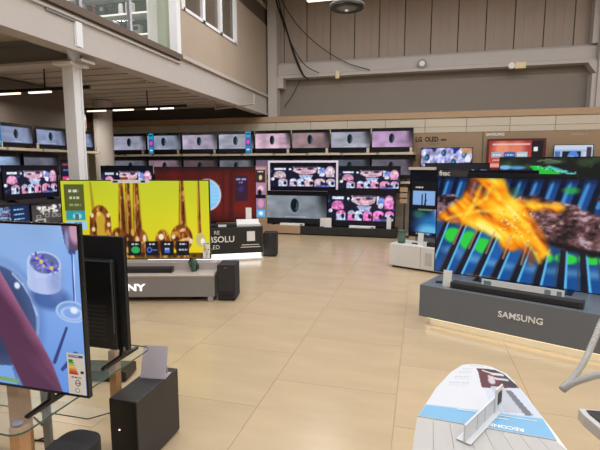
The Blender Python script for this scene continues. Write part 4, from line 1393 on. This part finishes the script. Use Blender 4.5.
# ------------------------------------------------------------------ big barbecue television and charcoal pedestal
th = R(-23.5)
dx = Vector((math.cos(th), math.sin(th), 0)); dy = Vector((-math.sin(th), math.cos(th), 0))
Rp = ZZ(427, 324, 0) - dx * .075 - dy * .04
L = 2.3
st = thing('display_stand', 'large charcoal pedestal with white lettering and warm light under it', 'stand', Rp + dx * (L / 2), th)
box('body', M_SAMGREY, (-L / 2, L / 2, 0, .95, .085, .405), st, bevel=.003)
box('top_board', M_SAMTOP, (-L / 2, L / 2, 0, .95, .405, .412), st)
box('plinth', mat('cream_plinth', (232, 224, 206), .5), (-L / 2 + .1, L / 2 - .1, .05, .88, 0, .07), st)
box('light_strip', M_GLOW, (-L / 2 + .08, L / 2 - .08, .03, .048, .07, .082), st)
box('light_strip', M_GLOW, (-L / 2 + .082, -L / 2 + .098, .06, .88, .062, .08), st)
text('SAMSUNG', .08, M_LETTER, st, (-L / 2 + .95, -.004, .262), bold=.012, sx=1.02, depth=.004)
for sx_, w_, e in ((L / 2, L - .2, .6),):
    lt = area_light((0, -.004, .075), w_, .03, e, (1, .92, .74), st)
lt = area_light((-L / 2 + .06, .45, .075), .03, .8, .2, (1, .9, .7), st)
A = TT(434, 272, 5.2)
loc = A + dx * .95
tvM = tv('television', 'huge television showing flames and steak on a blue grill', 1.9, 1.08, bbq_picture, (loc.x, loc.y, .412), th, .0, mount='none', grid=(260, 148), bez=.008)
box('stand_base', M_BLACK, (-.45, .45, -.2, .2, 0.0, .014), tvM, bevel=.004)
box('stand_neck', M_BLACK, (-.1, .1, .06, .1, .014, .3), tvM)
tp = box('sign_topper', mat('dark_sign', (58, 56, 58), .5), (-.95, -.62, .0, .02, 1.082, 1.15), tvM)
text('fnac', .075, M_LETTER, tvM, (-.87, -.003, 1.118), bold=.02)
box('sign_backing', M_BLACK, (-.62, .4, .004, .02, 1.082, 1.12), tvM)
loc = Rp + dx * 1.1 + dy * .22
t = thing('soundbar', 'long dark soundbar lying on the charcoal pedestal', 'soundbar', (Rp + dx * .85 + dy * .12).to_tuple()[:2] + (.412,), th)
box('body', M_CLOTH, (-.56, .56, -.055, .055, 0, .06), t, bevel=.01); box('end_cap', M_DARK, (.53, .562, -.056, .056, .001, .059), t); box('end_cap', M_DARK, (-.562, -.53, -.056, .056, .001, .059), t)
q = Rp + dx * .24 + dy * .13; price_stand((q.x, q.y, .412), th, 'tall white price tag at the left end of the charcoal pedestal', .085, .16)
q = Rp + dx * .14 + dy * .2
t = thing('remote_control', 'dark remote control lying on the charcoal pedestal corner', 'remote', (q.x, q.y, .412), th + .3)
box('body', M_BLACK, (-.05, .09, -.02, .02, 0, .016), t, bevel=.004); box('button_pad', M_DARK, (.03, .06, -.012, .012, .016, .018), t)
q = Rp + dx * .88 + dy * .3
t = thing('label_strip', 'wide white label strip leaning at the foot of the grill television', 'label', (q.x, q.y, .412), th)
box('card', M_PAPER, (-.36, .36, -.004, .004, 0, .085), t)
for x0, x1 in ((-.34, -.27), (.2, .25), (.3, .34)):
    box('print_mark', mat('teal_print', (120, 146, 150), .5), (x0, x1, -.0055, -.004, .03, .07), t)

# ------------------------------------------------------------------ displays behind the grill television
a = YY(425, 163, 8.9); b = YY(490, 163, 8.9)
t = thing('display_stand', 'charcoal stand hidden behind the grill television', 'stand', ((a.x + b.x) / 2, 8.9, 0), 0)
box('body', M_SAMGREY, (-.7, .7, -.2, .3, .05, .8), t, bevel=.004); box('plinth', M_BLACK, (-.6, .6, -.15, .25, 0, .05), t)
def letterbox_people(p):
    people_picture(0, 7)(p); p.rect(0, 0, 1, .17, (30, 32, 40))
tv('television', 'dark-topped television peeking out above the violet and grill screens', b.x - a.x, .72, letterbox_people, ((a.x + b.x) / 2, 8.9, .8), 0, a.z - .72 - .8, mount='feet', grid=(80, 45))
a = YY(500, 157, 7.6)
t = thing('display_stand', 'wide charcoal stand behind the grill television at right', 'stand', (a.x + .95, 7.6, 0), 0)
box('body', M_SAMGREY, (-1.0, 1.0, -.2, .35, .05, .5), t, bevel=.004); box('plinth', M_BLACK, (-.9, .9, -.15, .3, 0, .05), t)
tv('television', 'dark forest television with green moss behind the grill television', 1.9, 1.08, forest_picture, (a.x + .95, 7.6, .5), R(-2), a.z - 1.08 - .5, mount='feet', grid=(140, 80))


def wall_tv(label, u0, u1, v0, v1, fn, Y=11.02, bm=None, bez=.012, hcut=None):
    a, b = YY(u0, v0, Y), YY(u1, v0, Y)
    W = b.x - a.x
    H = hcut or (YY((u0 + u1) / 2, v0, Y).z - YY((u0 + u1) / 2, v1, Y).z)
    zt = YY((u0 + u1) / 2, v0, Y).z
    tv('television', label, W, H, fn, ((a.x + b.x) / 2, Y, zt - H), 0, 0, 'wall', (72, 40), bez=bez, wall_gap=11.158 - Y, bezel_mat=bm)


wall_tv('wall-mounted television with pale blue flowers under the dark lettering', 421, 473, 147.5, 172, flower_picture)
wall_tv('wall-mounted television with a red menu and a dark red frame', 487.5, 546.5, 138.5, 170, red_menu_picture, bm=mat('dark_red_frame', (84, 24, 26), .4), bez=.045)
wall_tv('wall-mounted television with a blue ball, right of the red one', 554, 594, 144.5, 166, blue_ball_picture)

# ------------------------------------------------------------------ foreground left: glass table with two televisions
GZ = .6
tb = thing('glass_table', 'glass-topped display table with oak legs carrying two back-to-back televisions', 'table', (0, 0, 0), 0)
xg = -1.425


def rounded(x0, x1, y0, y1, r_, n=5):
    P = []
    for cx, cy, a0 in ((x1 - r_, y0 + r_, -90), (x1 - r_, y1 - r_, 0), (x0 + r_, y1 - r_, 90), (x0 + r_, y0 + r_, 180)):
        for k in range(n + 1):
            a = R(a0 + 90 * k / n)
            P.append((cx + r_ * math.cos(a), cy + r_ * math.sin(a)))
    return P


MB().prism(rounded(-2.72, xg, 1.245, 2.12, .05), GZ - .01, GZ).build('glass_top', M_GLASS, tb)
# polished green edge of the glass
P = rounded(-2.7205, xg + .0005, 1.2445, 2.1205, .05)
e = MB()
n = len(P)
e.add([(p[0], p[1], GZ - .0085) for p in P] + [(p[0], p[1], GZ - .0005) for p in P] + [(p[0] * .999, p[1], GZ - .0005) for p in P], [(i, (i + 1) % n, n + (i + 1) % n, n + i) for i in range(n)])
e.v = e.v[:2 * n]
e.build('glass_edge', M_GLASSEDGE, tb)
P = [(-2.6, 1.972), (-1.763, 1.984), (-1.66, 2.1), (-2.6, 2.1)]
MB().prism(P, .19, .198).build('lower_glass', M_GLASS, tb)
le = MB()
le.add([(P[0][0], P[0][1] - .0006, .1905), (P[1][0], P[1][1] - .0006, .1905), (P[2][0], P[2][1] - .0006, .1905), (P[0][0], P[0][1] - .0006, .1975), (P[1][0], P[1][1] - .0006, .1975), (P[2][0], P[2][1] - .0006, .1975)], [(0, 1, 4, 3), (1, 2, 5, 4)])
le.build('glass_edge', M_GLASSEDGE, tb)
lx = ZZ(22, 442, GZ)
for (x, y, w_) in ((-1.47, 1.29, .052), (-1.6, 2.03, .046), (-2.66, 1.3, .05), (-2.66, 2.06, .05), (-1.83, 1.62, .07)):
    box('leg', M_WOODLEG, (x - w_, x, y, y + w_, 0, GZ - .012), tb, bevel=.003)
for (x, y) in ((-1.5, 1.315), (-1.62, 2.055), (-2.68, 1.325), (-2.68, 2.085)):
    MB().lathe([(.02, GZ), (.02, GZ + .004), (.014, GZ + .006)], 14, (x, y, 0)).build('glass_cap', M_STEEL, tb)
box('upright', M_STEELGREY, (-1.805, -1.765, 1.72, 1.74, 0, GZ - .012), tb)

tv1 = thing('television', 'nearest television showing a blue table setting and a mauve sleeve', 'television', (-1.29 - .614, 1.471, GZ), 0)
W, H, z0 = 1.228, .725, .053
box('back_panel', M_TVBACK, (-W / 2, W / 2, .004, .016, z0, z0 + H), tv1)
box('rear_cover', M_TVBACK, (-W * .42, W * .36, .016, .06, z0 + H * .05, z0 + H * .55), tv1, bevel=.008)
MB().frame(W, H, .009, -.006, .004, z0).build('bezel', M_BEZEL, tv1)
s = put('screen', pic_mesh(dinner_picture, W - .018, H - .018, 420, 200, M_SCREEN), tv1); s.location = (0, 0, z0 + .009)
s = put('energy_label', pic_mesh(energy_label, .086, .178, 40, 80, M_PRINT), tv1); s.location = (W / 2 - .053, -.0075, z0 + .012)
for sx_ in (-1, 1):
    x = sx_ * (W / 2 - .205)
    f = MB()
    f.profile_x([(-.12, 0), (.16, 0), (.16, .01), (.02, .018), (.014, z0 + .02), (.004, z0 + .02), (-.004, .018), (-.12, .01)], x - .01, x + .01)
    f.build('leg', M_BLACK, tv1)

tv2 = thing('television', 'black back of a television on the glass table, facing away', 'television', (-1.45 - .535, 1.955, GZ), 0)
W, H, z0 = 1.07, .605, .042
box('back_panel', M_TVBACK, (-W / 2, W / 2, -.006, .012, z0, z0 + H), tv2, bevel=.003)
MB().frame(W, H, .008, .012, .018, z0).build('bezel', M_BEZEL, tv2)
rcv = MB().box(-W / 2 + .02, W / 2 - .045, -.04, -.006, z0 + .012, z0 + H - .115).build('rear_cover', M_BLACK, tv2, bevel=.008)
rim = MB()
x0, x1, zt = -W / 2 + .02, W / 2 - .045, z0 + H - .115
rim.box(x0, x1, -.043, -.038, zt - .012, zt - .006); rim.box(x1 - .012, x1 - .006, -.043, -.038, z0 + .1, zt - .006)
rim.build('cover_rim', mat('rim_grey', (78, 80, 84), .4), rcv)
vg = MB()
for i in range(9):
    vg.box(x1 - .22, x1 - .05, -.0415, -.0395, z0 + .06 + i * .022, z0 + .07 + i * .022)
vg.build('vent_slots', M_DARK, rcv)
box('rear_label', mat('label_grey', (150, 150, 152), .6), (W / 2 - .04, W / 2 - .02, -.008, -.006, z0 + .0, z0 + .02), tv2)
me2 = pic_mesh(launcher_picture, W - .016, H - .016, 60, 34, M_SCREEN)
s = put('screen', me2, tv2); s.rotation_euler.z = math.pi; s.location = (0, .0145, z0 + .008)
for sx_ in (-1, 1):
    x = sx_ * (W / 2 - .04)
    MB().profile_x([(-.16, 0), (.12, 0), (.12, .012), (.02, .02), (.01, z0 + .02), (-.01, z0 + .02), (-.02, .02), (-.16, .012)], x - .01, x + .01).build('leg', M_BLACK, tv2)

# subwoofer box with frosted acrylic holder
sw = thing('subwoofer', 'large matte black box subwoofer on the floor in the left foreground', 'subwoofer', (-1.455, 1.885, 0), 0)
box('body', M_DARK, (-.083, .083, 0, .41, .012, .4), sw, bevel=.004)
for sx_ in (-1, 1):
    for yy_ in (.03, .38):
        MB().lathe([(.012, 0), (.012, .014)], 8, (sx_ * .06, yy_, 0)).build('foot', M_BLACK, sw)
box('front_panel', M_BLACK, (-.078, .078, -.002, .002, .02, .392), sw)
MB().tube([(-.025, -.005, .235), (-.025, 0, .235)], .004, 8).build('status_light', mat('status_led', (255, 214, 206), .4, emit=3), sw)
box('port_slot', M_BLACK, (-.04, .05, -.004, 0, .06, .12), sw)
ac = thing('acrylic_holder', 'frosted acrylic card holder standing on the black box subwoofer', 'card holder', (-1.45, 2.19, .4), R(8))
a0 = MB().profile_x([(-.05, 0), (.035, 0), (.035, .004), (-.046, .004), (.012, .17), (.007, .172)], -.075, .075)
a0.build('plate', M_FROST, ac)
MB().profile_x([(.02, .004), (.024, .004), (.012, .12), (.008, .12)], -.06, .06).build('inner_card', mat('grey_card', (176, 170, 178), .6), ac)
# rounded dark speaker and flat black block
q = ZZ(92, 437, .4)
rs_ = thing('speaker', 'dark rounded fabric speaker at the bottom edge near the box subwoofer', 'speaker', (-1.47, 1.56, 0), 0)
MB().prism(rounded(-.11, .085, -.1, .115, .07, 7), .01, .36).build('body', M_CLOTH, rs_, bevel=.012)
MB().prism(rounded(-.1, .075, -.09, .105, .06, 7), 0, .01).build('foot_ring', M_BLACK, rs_)
fb = thing('soundbar', 'flat black soundbar base on the floor under the black television back', 'soundbar', (-2.37, 2.68, 0), R(12))
box('body', M_BLACK, (-.4, .3, 0, .2, .01, .085), fb, bevel=.008)
box('foot', M_DARK, (-.3, -.2, .03, .17, 0, .01), fb); box('foot', M_DARK, (.14, .24, .03, .17, 0, .01), fb)
# cable on the floor below the table
def floor_cable(pts, r_, label):
    P = [ZZ(u, v, r_) for u, v in pts]
    P2 = []
    n = len(P)
    for i in range(n - 1):
        a, b, c, d = P[max(i - 1, 0)], P[i], P[i + 1], P[min(i + 2, n - 1)]
        for s in range(6):
            f = s / 6
            P2.append(.5 * ((2 * b) + (c - a) * f + (2 * a - 5 * b + 4 * c - d) * f * f + (3 * b - a - 3 * c + d) * f ** 3))
    P2.append(P[-1])
    tag(MB().tube(P2, r_, 6).build('power_cable', M_CABLE, smooth=True), label, 'cable')


floor_cable([(34, 417), (44, 426), (51, 432), (48, 436), (38, 440), (30, 441)], .005, 'thin black power cable looping on the floor under the glass table')
floor_cable([(28, 439), (45, 441), (62, 440), (76, 438)], .005, 'thin black power cable running right beside the oak leg')

# ------------------------------------------------------------------ foreground right: plank counter with leaflet
CZ = 1.0
outline_l = [ZZ(u, v, CZ) for u, v in ((412, 450), (418, 415), (436, 388), (449, 373), (457, 367))]
outline_r = [ZZ(u, v, CZ) for u, v in ((571, 452), (553, 428), (530, 399), (514, 379), (506, 373))]
tip = [ZZ(u, v, CZ) for u, v in ((464, 364.5), (474, 364), (486, 365.5), (497, 368.5))]
dirl = (outline_l[0] - outline_l[1]).normalized(); dirr = (outline_r[0] - outline_r[1]).normalized()
nl, nr = outline_l[0] + Vector((-.02, -.3, 0)), outline_r[0] + Vector((.12, -.3, 0))
poly = [nl] + outline_l + tip + outline_r[::-1] + [nr]
poly = [(p.x, p.y) for p in poly][::-1]
ct = thing('display_counter', 'white plank-topped display counter with a rounded tip in the foreground', 'counter', (0, 0, 0), 0)
MB().prism(poly, CZ - .035, CZ - .006).build('tabletop', M_WHITE, ct)
box('pedestal', M_WHITE, (.04, .26, .72, 1.0, .03, CZ - .035), ct)
box('base_plate', M_GREYSTAND, (-.05, .35, .65, 1.05, 0, .03), ct)
# planks: strips running away from the viewer on the near half
bl, br = ZZ(417, 416.5, CZ), ZZ(557, 441, CZ)
N = 8
for i in range(N):
    f0, f1 = i / N + .0012, (i + 1) / N - .0012
    a, b = bl.lerp(br, f0), bl.lerp(br, f1)
    c, d = nl.lerp(nr, f1), nl.lerp(nr, f0)
    MB().prism([(d.x, d.y), (c.x, c.y), (b.x, b.y), (a.x, a.y)], CZ - .006, CZ - .001).build('plank', mat('whitewashed_plank', (182, 178, 174), .5, stretch=(60, 3, 1), var=.07, scale=4, per_object=.03), ct)
# leaflet following the tip
E_L = [ZZ(u, v, CZ + .001) for u, v in ((462, 365), (451, 372), (436, 388), (427, 402), (418, 415.5))]
E_R = [ZZ(u, v, CZ + .001) for u, v in ((492, 367), (507, 374), (524, 393), (540, 414), (557, 440))]


def edge(E_, w):
    w = w * (len(E_) - 1)
    i = np.clip(np.floor(w).astype(int), 0, len(E_) - 2)
    f = w - i
    ex = np.array([p.x for p in E_]); ey = np.array([p.y for p in E_])
    return ex[i] * (1 - f) + ex[i + 1] * f, ey[i] * (1 - f) + ey[i + 1] * f


def leaflet_map(u, w):
    xl, yl = edge(E_L, w); xr, yr = edge(E_R, w)
    bow = .012 * (4 * u * (1 - u)) * (1 - w) ** 4
    return xl * (1 - u) + xr * u, yl * (1 - u) + yr * u + bow, np.full_like(u, CZ + .0012)


lf = thing('leaflet', 'printed leaflet with a dark red photo and pale blue band on the counter', 'leaflet', (0, 0, 0), 0)
put('print', pic_mesh(flyer_picture, .3, .36, 110, 120, M_PRINT, 'flyer', leaflet_map), lf)
Q = [E_L[0]] + E_L[1:] + E_R[::-1]
MB().prism([(p.x, p.y) for p in Q], CZ - .0055, CZ + .0005).build('sheet', M_PAPER, lf)
# upside-down lettering on the blue band (it reads from the other side of the counter)
bd = (br - bl).normalized()
ang = math.atan2(bd.y, bd.x) + math.pi
q = ZZ(505, 427, CZ + .002)
text('RECONN', .019, M_LETTER, lf, q, (0, 0, ang), bold=.03, depth=.0003)
q = ZZ(500, 418, CZ + .002)
for k_, (x, y, l) in enumerate(((470, 411, .06), (516, 418, .09), (492, 417, .07))):
    q = ZZ(x, y, CZ + .002)
    g = MB().box(-l / 2, l / 2, -.0012, .0012, 0, .0003).build('small_print', M_LETTER, lf); g.location = q; g.rotation_euler.z = ang
# clear label holder standing diagonally on the counter
pa, pb = ZZ(464, 443, CZ), ZZ(495, 411, CZ)
ln = (pb - pa).length
lh = thing('label_holder', 'white plastic label holder strip standing on the leaflet', 'label holder', (pa.x, pa.y, CZ), math.atan2(pb.y - pa.y, pb.x - pa.x))
M_HOLD = mat('holder_white', (218, 220, 224), .35, alpha=.93)
MB().add([(0, -.002, 0), (ln, -.002, .0), (ln, -.002, .04), (0, -.002, .042), (0, .002, 0), (ln, .002, .0), (ln, .002, .04), (0, .002, .042)],
         [(0, 1, 2, 3), (7, 6, 5, 4), (0, 4, 5, 1), (1, 5, 6, 2), (2, 6, 7, 3), (3, 7, 4, 0)]).build('strip', M_HOLD, lh)
hd = MB().box(ln - .012, ln + .03, -.006, -.002, .008, .062).build('head_frame', M_WHITE, lh, bevel=.0015)
MB().box(ln - .003, ln + .02, -.0075, -.006, .02, .05).build('dark_window', M_DARK, lh)
box('foot', M_HOLD, (0, ln, -.015, .018, .0015, .003), lh)
for i in range(2):
    box('fold_line', M_STEEL, (ln * (.35 + .25 * i), ln * (.36 + .25 * i), -.0025, -.0019, 0, .041), lh)

# security cradle and steel cable at the right edge
tc = ZZ(578, 408, CZ)
cr = thing('security_cradle', 'silver and black device cradle cut by the right photo edge', 'cradle', (tc.x, tc.y, CZ), R(6))
MB().prism([(0, 0), (.0, -.03), (.03, -.2), (.16, -.2), (.16, 0)], -.03, 0).build('tray', M_SILVER, cr, bevel=.003)
MB().prism([(.014, -.012), (.014, -.03), (.044, -.188), (.148, -.188), (.148, -.012)], 0, .003).build('pad', M_BLACK, cr)
MB().frame(.1, .13, .01, -.004, .004, 0).build('clip', M_DARK, cr, (.1, -.05, .003))
MB().tube([(.09, -.1, -.03), (.09, -.1, -CZ + .02)], .025, 14).build('post', M_STEEL, cr)
MB().lathe([(.14, 0), (.14, .015), (.03, .022)], 24, (.09, -.1, -CZ)).build('base', M_STEEL, cr)
MB().prism([(.035, -.06), (.05, -.05), (.1, -.06), (.1, -.09), (.045, -.09)], .003, .02).build('bracket', M_WHITE, cr, bevel=.003)
pts = [(648, 285), (622, 300), (604, 318), (595, 338), (586, 358), (577, 373), (568, 384), (563, 389)]
pts2 = [(563, 389), (571, 384), (584, 379), (600, 375), (618, 378), (628, 392)]


def smooth_pts(P, k_):
    P2 = []
    n = len(P)
    for i in range(n - 1):
        a, b, c, d = P[max(i - 1, 0)], P[i], P[i + 1], P[min(i + 2, n - 1)]
        for s in range(k_):
            f = s / k_
            P2.append(.5 * ((2 * b) + (c - a) * f + (2 * a - 5 * b + 4 * c - d) * f * f + (3 * b - a - 3 * c + d) * f ** 3))
    P2.append(P[-1])
    return P2


sc = thing('security_cable', 'coiled grey steel security cable looping at the right photo edge', 'cable', (0, 0, 0), 0)
P = [TT(u, v, 1.28 - .004 * i) for i, (u, v) in enumerate(pts)]
MB().tube(smooth_pts(P, 20), .0075, 10, rip=.16).build('upper_coil', M_SILVER, sc)
Pb = [TT(u, v, 1.25 - .01 * i) for i, (u, v) in enumerate(pts2)]
Pb[0] = P[-1]
Pb[-1] = Vector((tc.x + .1, tc.y - .06, CZ + .025))
MB().tube([P[0], (P[0].x, P[0].y, .015)], .012, 12).build('tether_post', M_SILVER, sc)
MB().lathe([(.1, 0), (.1, .012), (.02, .018)], 20, (P[0].x, P[0].y, 0)).build('post_base', M_SILVER, sc)
MB().tube(smooth_pts(Pb, 22), .008, 10, rip=.3).build('lower_coil', M_SILVER, sc)
MB().tube([P[-2].lerp(P[-1], .1), P[-1] + (P[-1] - P[-2]) * .15], .0105, 12).build('end_sleeve', mat('sleeve_grey', (150, 152, 158), .4), sc)

# place the loose orange card by the screen behind the yellow one
for o in bpy.data.objects:
    if o.name == 'orange_card':
        o.location = (YY(124, 180, 8.05).x, 8.05, .8)
        o.scale.z = 3.3
        tag(o, 'orange card standing before the television peeking over the yellow screen', 'card')
